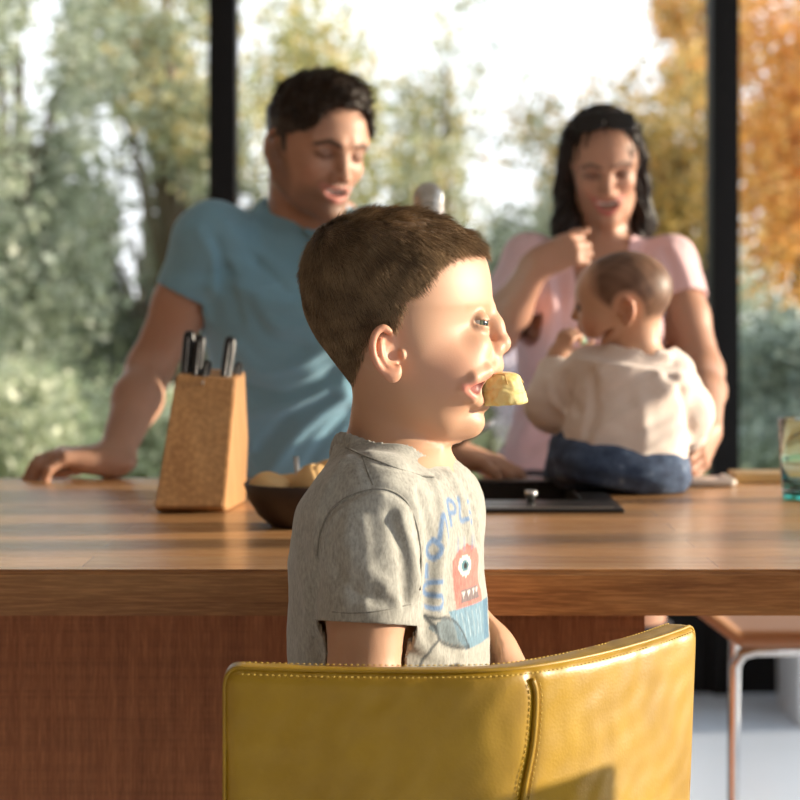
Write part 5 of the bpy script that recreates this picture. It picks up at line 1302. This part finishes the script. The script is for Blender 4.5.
# ------------------------------------------------------------------ stools
def build_stool():
    root = empty('bar_stool', (.05, 1.75, 0), 'yellow leather bar stool in the foreground with the boy sitting on it', 'bar stool', 'yellow leather stools along the island')
    zt = .902
    plan = spline([(-.146, 1.523), (-.13, 1.523), (-.06, 1.526), (.03, 1.533), (.074, 1.541), (.105, 1.560), (.15, 1.602), (.20, 1.660), (.240, 1.714), (.250, 1.729)], 60)
    seg_l = np.hypot(*np.diff(plan, axis=0).T); cum = np.concatenate([[0], np.cumsum(seg_l)])
    def plan_d(p):
        best = np.full(len(p), 9.); side = np.zeros(len(p)); arc = np.zeros(len(p))
        for i in range(len(plan)-1):
            a, b = plan[i], plan[i+1]; ab = b-a; q = p[:, :2]-a; t = np.clip((q@ab)/(ab@ab), 0, 1); r = q-t[:, None]*ab; d = np.sqrt((r*r).sum(1))
            m = d < best; best[m] = d[m]; side[m] = np.sign(ab[0]*r[m, 1]-ab[1]*r[m, 0]); arc[m] = cum[i]+t[m]*seg_l[i]
        return best*side, arc
    L_ = cum[-1]
    def back(p):
        d, s = plan_d(p); z = p[:, 2]
        top = zt-.004+.010*((s-L_*.5)/(L_*.5))**2*.6
        h = np.abs(d-.0)-.0165+.002*np.clip((.80-z)/.3, 0, 1)
        e0 = .012-s-.0*(z); e1 = s-(L_-.012)-(.012*(z-zt)/.15)
        return smax(smax(smax(h, z-top, .012), np.maximum(e0, e1), .014), .60-z, .02)
    u = S(back, (.05, 1.62, .75), .33)
    # outward bulge of the padding and the sunk seam
    def face(s, z, off):
        i = np.clip(np.searchsorted(cum, s)-1, 0, len(seg_l)-1); t = (s-cum[i])/seg_l[i]; a, b = plan[i], plan[i+1]; ab = (b-a)/np.linalg.norm(b-a)
        q = a+(b-a)*t; n = np.array([ab[1], -ab[0]]); return np.array([q[0]+n[0]*off, q[1]+n[1]*off, z])
    s_of = lambda px: cum[np.argmin(np.abs((plan[:, 0]/plan[:, 1]*F_PX+400)-px))]
    s0 = s_of(519); seam = [face(s0+ds, z, .0165) for ds, z in ((-.002, .889), (.001, .875), (-.001, .84), (-.009, .80), (-.016, .74), (-.020, .66), (-.022, .61))]
    seam = spline(seam, 30)
    groove = stroke(seam, .0045, -.0035)
    v = disp(u, lambda p: groove(p)+.0007*nz(p*np.array([1, 1, .6]), 26, 8)+.0004*nz(p, 120, 3))
    me, _ = mesh_sdf(v, .0026, 'backrest'); b = link_mesh('backrest', me, M['leather'], root)
    def onto(pts, lift=0.0, sh=None):
        p = np.array(pts, float)
        for _ in range(4): p = p-normals(u, p)*(u.f(p)-lift)[:, None]
        return p
    MB().tube([tuple(x) for x in onto(seam, -.0002)], .0022, 8).build('piping', M['leather'], b)
    # piping round the outer edge
    edge = [face(.006, z, .013) for z in np.linspace(.62, zt-.016, 12)]+[face(.012, zt-.006, .013)]+[face(s, zt-.0035+.006*((s-L_*.5)/(L_*.5))**2, .0125) for s in np.linspace(.02, L_-.024, 40)]+[face(L_-.010, zt-.004, .0125)]+[face(L_-.010-.012*(zt-z)/.15*-1*-1, z, .0125) for z in np.linspace(zt-.016, .62, 12)]
    MB().tube([tuple(x) for x in spline(onto(edge, .0006), 200)], .0016, 6).build('piping', M['leather'], b)
    # stitches
    st = MB()
    def stitch(pts, step=.0046, ln=.0030, r=.0004):
        pts = onto(pts, .0004); d = np.concatenate([[0], np.cumsum(np.linalg.norm(np.diff(pts, axis=0), axis=1))])
        for s in np.arange(.004, d[-1]-.004, step):
            a = [np.interp(s, d, pts[:, k]) for k in range(3)]; c = [np.interp(s+ln, d, pts[:, k]) for k in range(3)]; st.tube([a, c], r, 5)
    stitch([face(s, zt-.0085+.006*((s-L_*.5)/(L_*.5))**2, .0163) for s in np.linspace(.02, L_-.02, 50)])
    stitch([face(s, zt-.001+.006*((s-L_*.5)/(L_*.5))**2, -.0085) for s in np.linspace(.02, L_-.02, 50)])
    for o in (-.0062, .0062): stitch([p+np.array([o*.75, o*.66-.0012, 0]) for p in seam])
    st.build('stitching', M['thread'], b)
    # seat cushion
    R = rot('Z', 22)
    sc = np.array([.078, 1.776, .60])
    def cush(p):
        q = (p-sc)@R; w_ = np.array([.215, .195, .036]); d = np.abs(q)-w_+.03
        return np.sqrt((np.maximum(d, 0)**2).sum(1))+np.minimum(d.max(1), 0)-.03-.006*np.exp(-(q[:, 0]**2+q[:, 1]**2)/.02)
    me, _ = mesh_sdf(S(cush, sc, .32), .005, 'seat'); link_mesh('seat', me, M['leather'], root)
    fr = MB()
    for sx in (-1, 1):
        a = lambda x, y, z: tuple(sc+R@np.array([x, y, z]))
        pts = [a(sx*.175, -.16, -.03), a(sx*.175, -.165, -.05), a(sx*.185, -.18, -.12), a(sx*.205, -.20, -.574), a(sx*.205, -.185, -.590), a(sx*.205, .185, -.590), a(sx*.205, .20, -.574), a(sx*.185, .18, -.12), a(sx*.175, .165, -.05), a(sx*.175, .16, -.03)]
        MB().tube([tuple(x) for x in pts], .0095, 12).build('leg', M['chrome'], root)
    MB().tube([a(-.20, .19, -.36), a(.20, .19, -.36)], .009, 12).build('footrest', M['chrome'], root)
    MB().tube([a(-.176, -.15, -.042), a(.176, -.15, -.042)], .009, 12).tube([a(-.176, .15, -.042), a(.176, .15, -.042)], .009, 12).build('seat_frame', M['chrome'], root)
    return root
stool = build_stool()
st2 = copy_tree(stool); st2.location = (.05+.50, 1.700, 0); st2['label'] = 'neighbouring yellow leather bar stool to the right of the boy\'s stool'
# the stool across the island
def far_stool():
    Y = 3.16; root = empty('bar_stool', (.74, Y, 0), 'stool with a tan seat shell and bent chrome legs seen under the worktop at right', 'bar stool')
    def shell(p):
        x = p[:, 0]-.72; y = p[:, 1]-Y
        lift = .06*np.clip((np.abs(x)-.215)/.08, 0, 1.2)+.06*np.clip((y-.12)/.1, 0, 1)**1.5
        d = np.abs(p[:, 2]-(.676+lift))-.013
        return smax(smax(d*.75, np.abs(x)-.29, .010), np.abs(y)-.20, .02)
    me, _ = mesh_sdf(S(shell, (.72, Y, .70), .40), .005, 'seat'); link_mesh('seat', me, plain('tan_leather', srgb(158, 112, 72), .5), root)
    for y in (-.15, .15):
        i_ = .05 if y > 0 else 0
        p = [(.72, Y+y, .653), (.535+i_, Y+y, .653), (.515+i_, Y+y, .647), (.504+i_, Y+y, .629), (.502+i_, Y+y*1.01, .50), (.500+i_, Y+y*1.03, .012), (.940-i_, Y+y*1.03, .012), (.938-i_, Y+y*1.01, .50), (.936-i_, Y+y, .629), (.925-i_, Y+y, .647), (.905-i_, Y+y, .653), (.72, Y+y, .653)]
        MB().tube(p, .0095, 12).build('leg', M['chrome'], root)
    MB().tube([(.60, Y-.15, .655), (.60, Y+.15, .655)], .008, 10).build('seat_rail', M['chrome'], root)
    MB().tube([(.84, Y-.15, .655), (.84, Y+.15, .655)], .008, 10).build('seat_rail', M['chrome'], root)
far_stool()

pb = empty('planter', (1.26, 5.62, 0), 'white square planter on the floor at the right edge by the window', 'planter')
q = MB(); q.box((1.10, 5.52, 0), (1.42, 5.84, .44), bev=.006); q.build('pot', plain('white_gloss', srgb(235, 236, 238), .3), pb)
MB().box((1.12, 5.54, .441), (1.40, 5.82, .447)).build('soil', plain('soil', srgb(70, 52, 38), .95), pb)
# ------------------------------------------------------------------ sink and tap
sk = empty('kitchen_sink', (.08, 2.65, ZT), 'black inset sink between the boy and the baby', 'sink')
b = MB(); z = ZT+.005
bx0, bx1, by0, by1 = SX0+.03, SX1-.03, SY0+.095, SY1-.03
o = (SX0-.012, SX1+.012, SY0-.020, SY1+.012)
def slab(mb, x0, x1, y0, y1, z0, z1, bev=.0015): mb.box((x0, y0, z0), (x1, y1, z1), bev=bev)
slab(b, o[0], o[1], o[2], by0, ZT+.0003, z); slab(b, o[0], o[1], by1, o[3], ZT+.0003, z); slab(b, o[0], bx0, by0-.002, by1+.002, ZT+.0003, z); slab(b, bx1, o[1], by0-.002, by1+.002, ZT+.0003, z)
b.build('rim', M['black'], sk)
b = MB(); t = .006; zb = ZT-.17
b.box((bx0-t, by0-t, zb), (bx0, by1+t, ZT)); b.box((bx1, by0-t, zb), (bx1+t, by1+t, ZT)); b.box((bx0-t, by0-t, zb), (bx1+t, by0, ZT)); b.box((bx0-t, by1, zb), (bx1+t, by1+t, ZT)); b.box((bx0-t, by0-t, zb-t), (bx1+t, by1+t, zb))
b.build('basin', M['black'], sk)
MB().lathe([(.0001, 0), (.035, 0), (.038, .002), (.038, .003), (.030, .003), (.026, .001), (.0001, .001)], (.08, 2.70, zb)).build('drain', M['steel'], sk)
b = MB(); b.box((o[0]+.004, o[2]+.010, z), (o[1]-.012, o[2]+.0135, z+.0012)); b.build('steel_trim', M['steel'], sk)
MB().lathe([(.0001, 0), (.0050, 0), (.0050, .007), (.0078, .009), (.0082, .013), (.0070, .0155), (.0001, .016)], (.1645, 2.515, z)).build('drain_knob', M['chrome'], sk)
fc = empty('kitchen_tap', (.04, 2.885, ZT), 'tall chrome kitchen tap whose arch shows above the boy\'s head', 'tap')
MB().lathe([(.0001, 0), (.027, 0), (.027, .006), (.021, .012), (.019, .07), (.0155, .075), (.0155, .316), (.0001, .316)], (.04, 2.885, ZT)).build('column', M['chrome'], fc)
arch = [(.04, 2.885-.085*(1-math.cos(a)), ZT+.316+.088*math.sin(a)) for a in np.linspace(0, math.pi, 20)]+[(.04, 2.715, ZT+.24)]
MB().tube(arch, .0155, 20).build('spout', M['chrome'], fc)
cl = MB()
for a in np.linspace(.05, math.pi, 30):
    c = np.array([.04, 2.885-.085*(1-math.cos(a)), ZT+.316+.088*math.sin(a)]); tdir = np.array([0, -math.sin(a), math.cos(a)]); n1 = np.array([1, 0, 0]); n2 = np.cross(tdir, n1)
    cl.tube([tuple(c+(n1*math.cos(k)+n2*math.sin(k))*.0190) for k in np.linspace(0, 2*math.pi, 17)], .0023, 6)
cl.build('spring', M['chrome'], fc)
MB().lathe([(.0001, -.03), (.016, -.03), (.021, -.02), (.021, .02), (.016, .03), (.0001, .03)], (.04, 2.715, ZT+.215)).build('spray_head', M['chrome'], fc)
MB().tube([(.06, 2.885, ZT+.05), (.085, 2.885, ZT+.055), (.135, 2.88, ZT+.085)], [.008, .007, .005], 12).build('lever', M['chrome'], fc)
# ------------------------------------------------------------------ knife block
kb = empty('knife_block', (-.255, 2.50, ZT), 'leaning wooden knife block beside the man\'s planted hand', 'knife block')
fl, fr_ = np.array([-.2985, 2.428]), np.array([-.2145, 2.436]); dv = np.array([.016, .135])
def col_pts(base, sx):
    tt = np.array([(-.2825 if sx else -.2085), 2.515]) if False else None
    return None
bl = [np.array([*fl, ZT+.012]), np.array([*(fl+dv*.12), ZT+.001]), np.array([*(fl+dv), ZT+.001]), np.array([*(fl+dv*1.12), ZT+.08]), np.array([-.2775, 2.600, ZT+.172]), np.array([-.2835, 2.530, ZT+.165])]
br = [np.array([*fr_, ZT+.004]), np.array([*(fr_+dv*.12), ZT+.001]), np.array([*(fr_+dv), ZT+.001]), np.array([*(fr_+dv*1.12), ZT+.08]), np.array([-.2020, 2.603, ZT+.168]), np.array([-.2085, 2.532, ZT+.160])]
bl[0][2] = ZT+.008; br[0][2] = ZT+.008
bm = bmesh.new(); a_ = [bm.verts.new(v) for v in bl]; c_ = [bm.verts.new(v) for v in br]
bm.faces.new(a_); bm.faces.new(c_[::-1])
for i in range(6): bm.faces.new([a_[i], a_[(i+1) % 6], c_[(i+1) % 6], c_[i]])
bmesh.ops.recalc_face_normals(bm, faces=bm.faces); bmesh.ops.triangulate(bm, faces=bm.faces)
bmesh.ops.dissolve_limit(bm, angle_limit=.02, verts=bm.verts, edges=bm.edges)
bmesh.ops.bevel(bm, geom=bm.edges[:], offset=.0018, segments=2, affect='EDGES')
me = bpy.data.meshes.new('block'); bm.to_mesh(me); bm.free(); link_mesh('block', me, M['beech'], kb)
lean = np.array([.02, .085, .165]); lean /= np.linalg.norm(lean)
def knife(px, py_top, py_bot, Y, r, label, tilt=(0, 0, 0)):
    p1 = P(px[1], py_bot+3, Y); p1[2] = min(p1[2], ZT+.170); p2 = P(px[0], py_top, Y+.03)
    k = empty('kitchen_knife', tuple(p1), label, 'knife', 'black handled knives in the wooden block')
    ax = (p2-p1)/np.linalg.norm(p2-p1); ln = np.linalg.norm(p2-p1); side = np.cross(ax, (0, 1, 0)); side /= np.linalg.norm(side); dp = np.cross(side, ax)
    R = np.stack([side, dp, ax], 1)
    h = loft([(0, 0, 0, r*.85, r*.95), (ln*.12, 0, 0, r*.85, r), (ln*.4, 0, r*.15, r*.95, r*1.15), (ln*.75, 0, 0, r*.95, r*1.1), (ln*.92, 0, -r*.25, r*.85, r*1.1), (ln, 0, -r*.35, r*.6, r*.8)], R, p1, 2.8, cap=.003)
    me, _ = mesh_sdf(h, .0012, 'handle'); ho = link_mesh('handle', me, M['black'], k)
    t = MB(); M4 = Matrix(np.vstack([np.hstack([R, p1[:, None]]), [0, 0, 0, 1]]).tolist())
    t.box((-.0007, -r*1.20, ln*.02), (.0007, r*1.20, ln*.93), M4, .0003); t.build('tang', M['steel'], k)
    MB().box((-.001, -r*.8, -.012), (.001, r*.8, .004), M4).build('blade', M['steel'], k)
knife((190, 186), 333, 376, 2.560, .0088, 'tallest black knife handle at the left of the knife block')
knife((201, 196), 337, 377, 2.545, .0080, 'black knife handle just right of the tallest one')
knife((208, 204), 364, 378, 2.535, .0060, 'short knife handle with a steel end in the middle of the block')
knife((231, 225), 339, 379, 2.550, .0085, 'upright black knife handle at the right of the knife block')
knife((239, 236), 366, 380, 2.565, .0060, 'smallest black knife handle at the right corner of the block')
# ------------------------------------------------------------------ bowl of rolls
BC = (-.1135, 2.300, ZT)
bw = MB().lathe([(.0001, 0), (.034, 0), (.036, .002), (.050, .014), (.060, .030), (.0662, .049), (.0650, .0505), (.0625, .049), (.056, .031), (.046, .016), (.030, .006), (.0001, .005)], BC, 64).build('bowl', plain('dark_brown_stoneware', srgb(52, 38, 32), .45))
tag(bw, 'dark brown bowl of bread rolls behind the boy\'s shoulder', 'bowl')
x = attr_mat('bread_crust', .65, .05, (1, .6, .3), (600, .3))
def roll(c, r, seed, label):
    g = np.random.default_rng(seed); R = rot('Z', g.uniform(0, 360))
    u = union([ell(c, (r*1.15, r, r*.82), R), ell(np.array(c)+R@np.array([r*.4, 0, r*.1]), (r*.75, r*.8, r*.7))], .01)
    u = disp(u, lambda p: .0010*nz(p, 170, seed)-.0014*np.exp(-((((p-c)@R)[:, 1]+.002*np.sin(((p-c)@R)[:, 0]*160))/.002)**2)*(p[:, 2] > c[2]))
    def t(p):
        zz = np.clip((p[:, 2]-c[2])/r, -1, 1)[:, None]; n = nz(p, 120, seed+1)[:, None]
        return np.array([.78, .52, .24])*(1+.12*n)+np.array([-.12, -.14, -.10])*np.clip(zz-.3+.3*n, 0, 1)
    me, _ = mesh_sdf(u, .0016, 'bread_roll', tone=t); o = link_mesh('bread_roll', me, x.m); tag(o, label, 'bread roll', 'bread rolls in the brown bowl')
roll((BC[0]-.034, BC[1]-.012, ZT+.045), .0205, 1, 'smaller golden bread roll at the left of the bowl')
roll((BC[0]+.016, BC[1]-.012, ZT+.050), .0245, 2, 'largest golden bread roll at the front of the bowl')
roll((BC[0]+.028, BC[1]+.034, ZT+.056), .0195, 3, 'bread roll at the back of the bowl next to the boy')
roll((BC[0]-.018, BC[1]+.034, ZT+.040), .0185, 4, 'bread roll low at the back of the bowl')
q = MB().tube([(BC[0]-.004, BC[1]+.014, ZT+.035), (BC[0]-.007, BC[1]+.022, ZT+.078)], [.0022, .0032], 10).build('butter_knife', M['steel']); tag(q, 'slim steel handle standing up between the bread rolls', 'butter knife')
# ------------------------------------------------------------------ tumbler, tray, board
TC = (.531, 2.612, ZT)
x = NT('teal_glass'); x.set(Base_Color=(.80, .97, .94, 1), Roughness=.02, Transmission_Weight=1.0, IOR=1.45); tg = x.m
x = NT('teal_base'); x.set(Base_Color=(.10, .62, .55, 1), Roughness=.05, Transmission_Weight=.75, IOR=1.45); tb_ = x.m
tm = empty('glass_tumbler', TC, 'clear tumbler with a teal base at the right edge of the picture', 'glass')
MB().lathe([(.0320, .0125), (.0345, .05), (.0362, .104), (.0355, .1055), (.0345, .104), (.0328, .05), (.0300, .0135), (.0001, .013), (.0001, .0125)], TC, 56).build('glass_wall', tg, tm)
MB().lathe([(.0001, 0), (.029, 0), (.0315, .002), (.032, .0122), (.0001, .0122)], TC, 56).build('base', tb_, tm)
q = MB().box((.400, 2.775, ZT+.0005), (.462, 2.86, ZT+.009), bev=.003).build('phone_case', plain('pale_grey_plastic', srgb(196, 186, 176), .3)); tag(q, 'small flat pale case lying beside the baby', 'case')
q = MB().tube([(.462, 2.78, ZT+.006), (.462, 2.86, ZT+.006)], .006, 12).build('plastic_bar', plain('white_plastic', srgb(236, 230, 220), .4)); tag(q, 'short white bar at the right end of the flat pale case', 'bar')
q = MB().box((.478, 2.84, ZT+.0005), (.95, 2.918, ZT+.013), bev=.003).build('cutting_board', M['pale_board']); tag(q, 'long narrow honey-coloured board at the back edge of the worktop', 'cutting board')
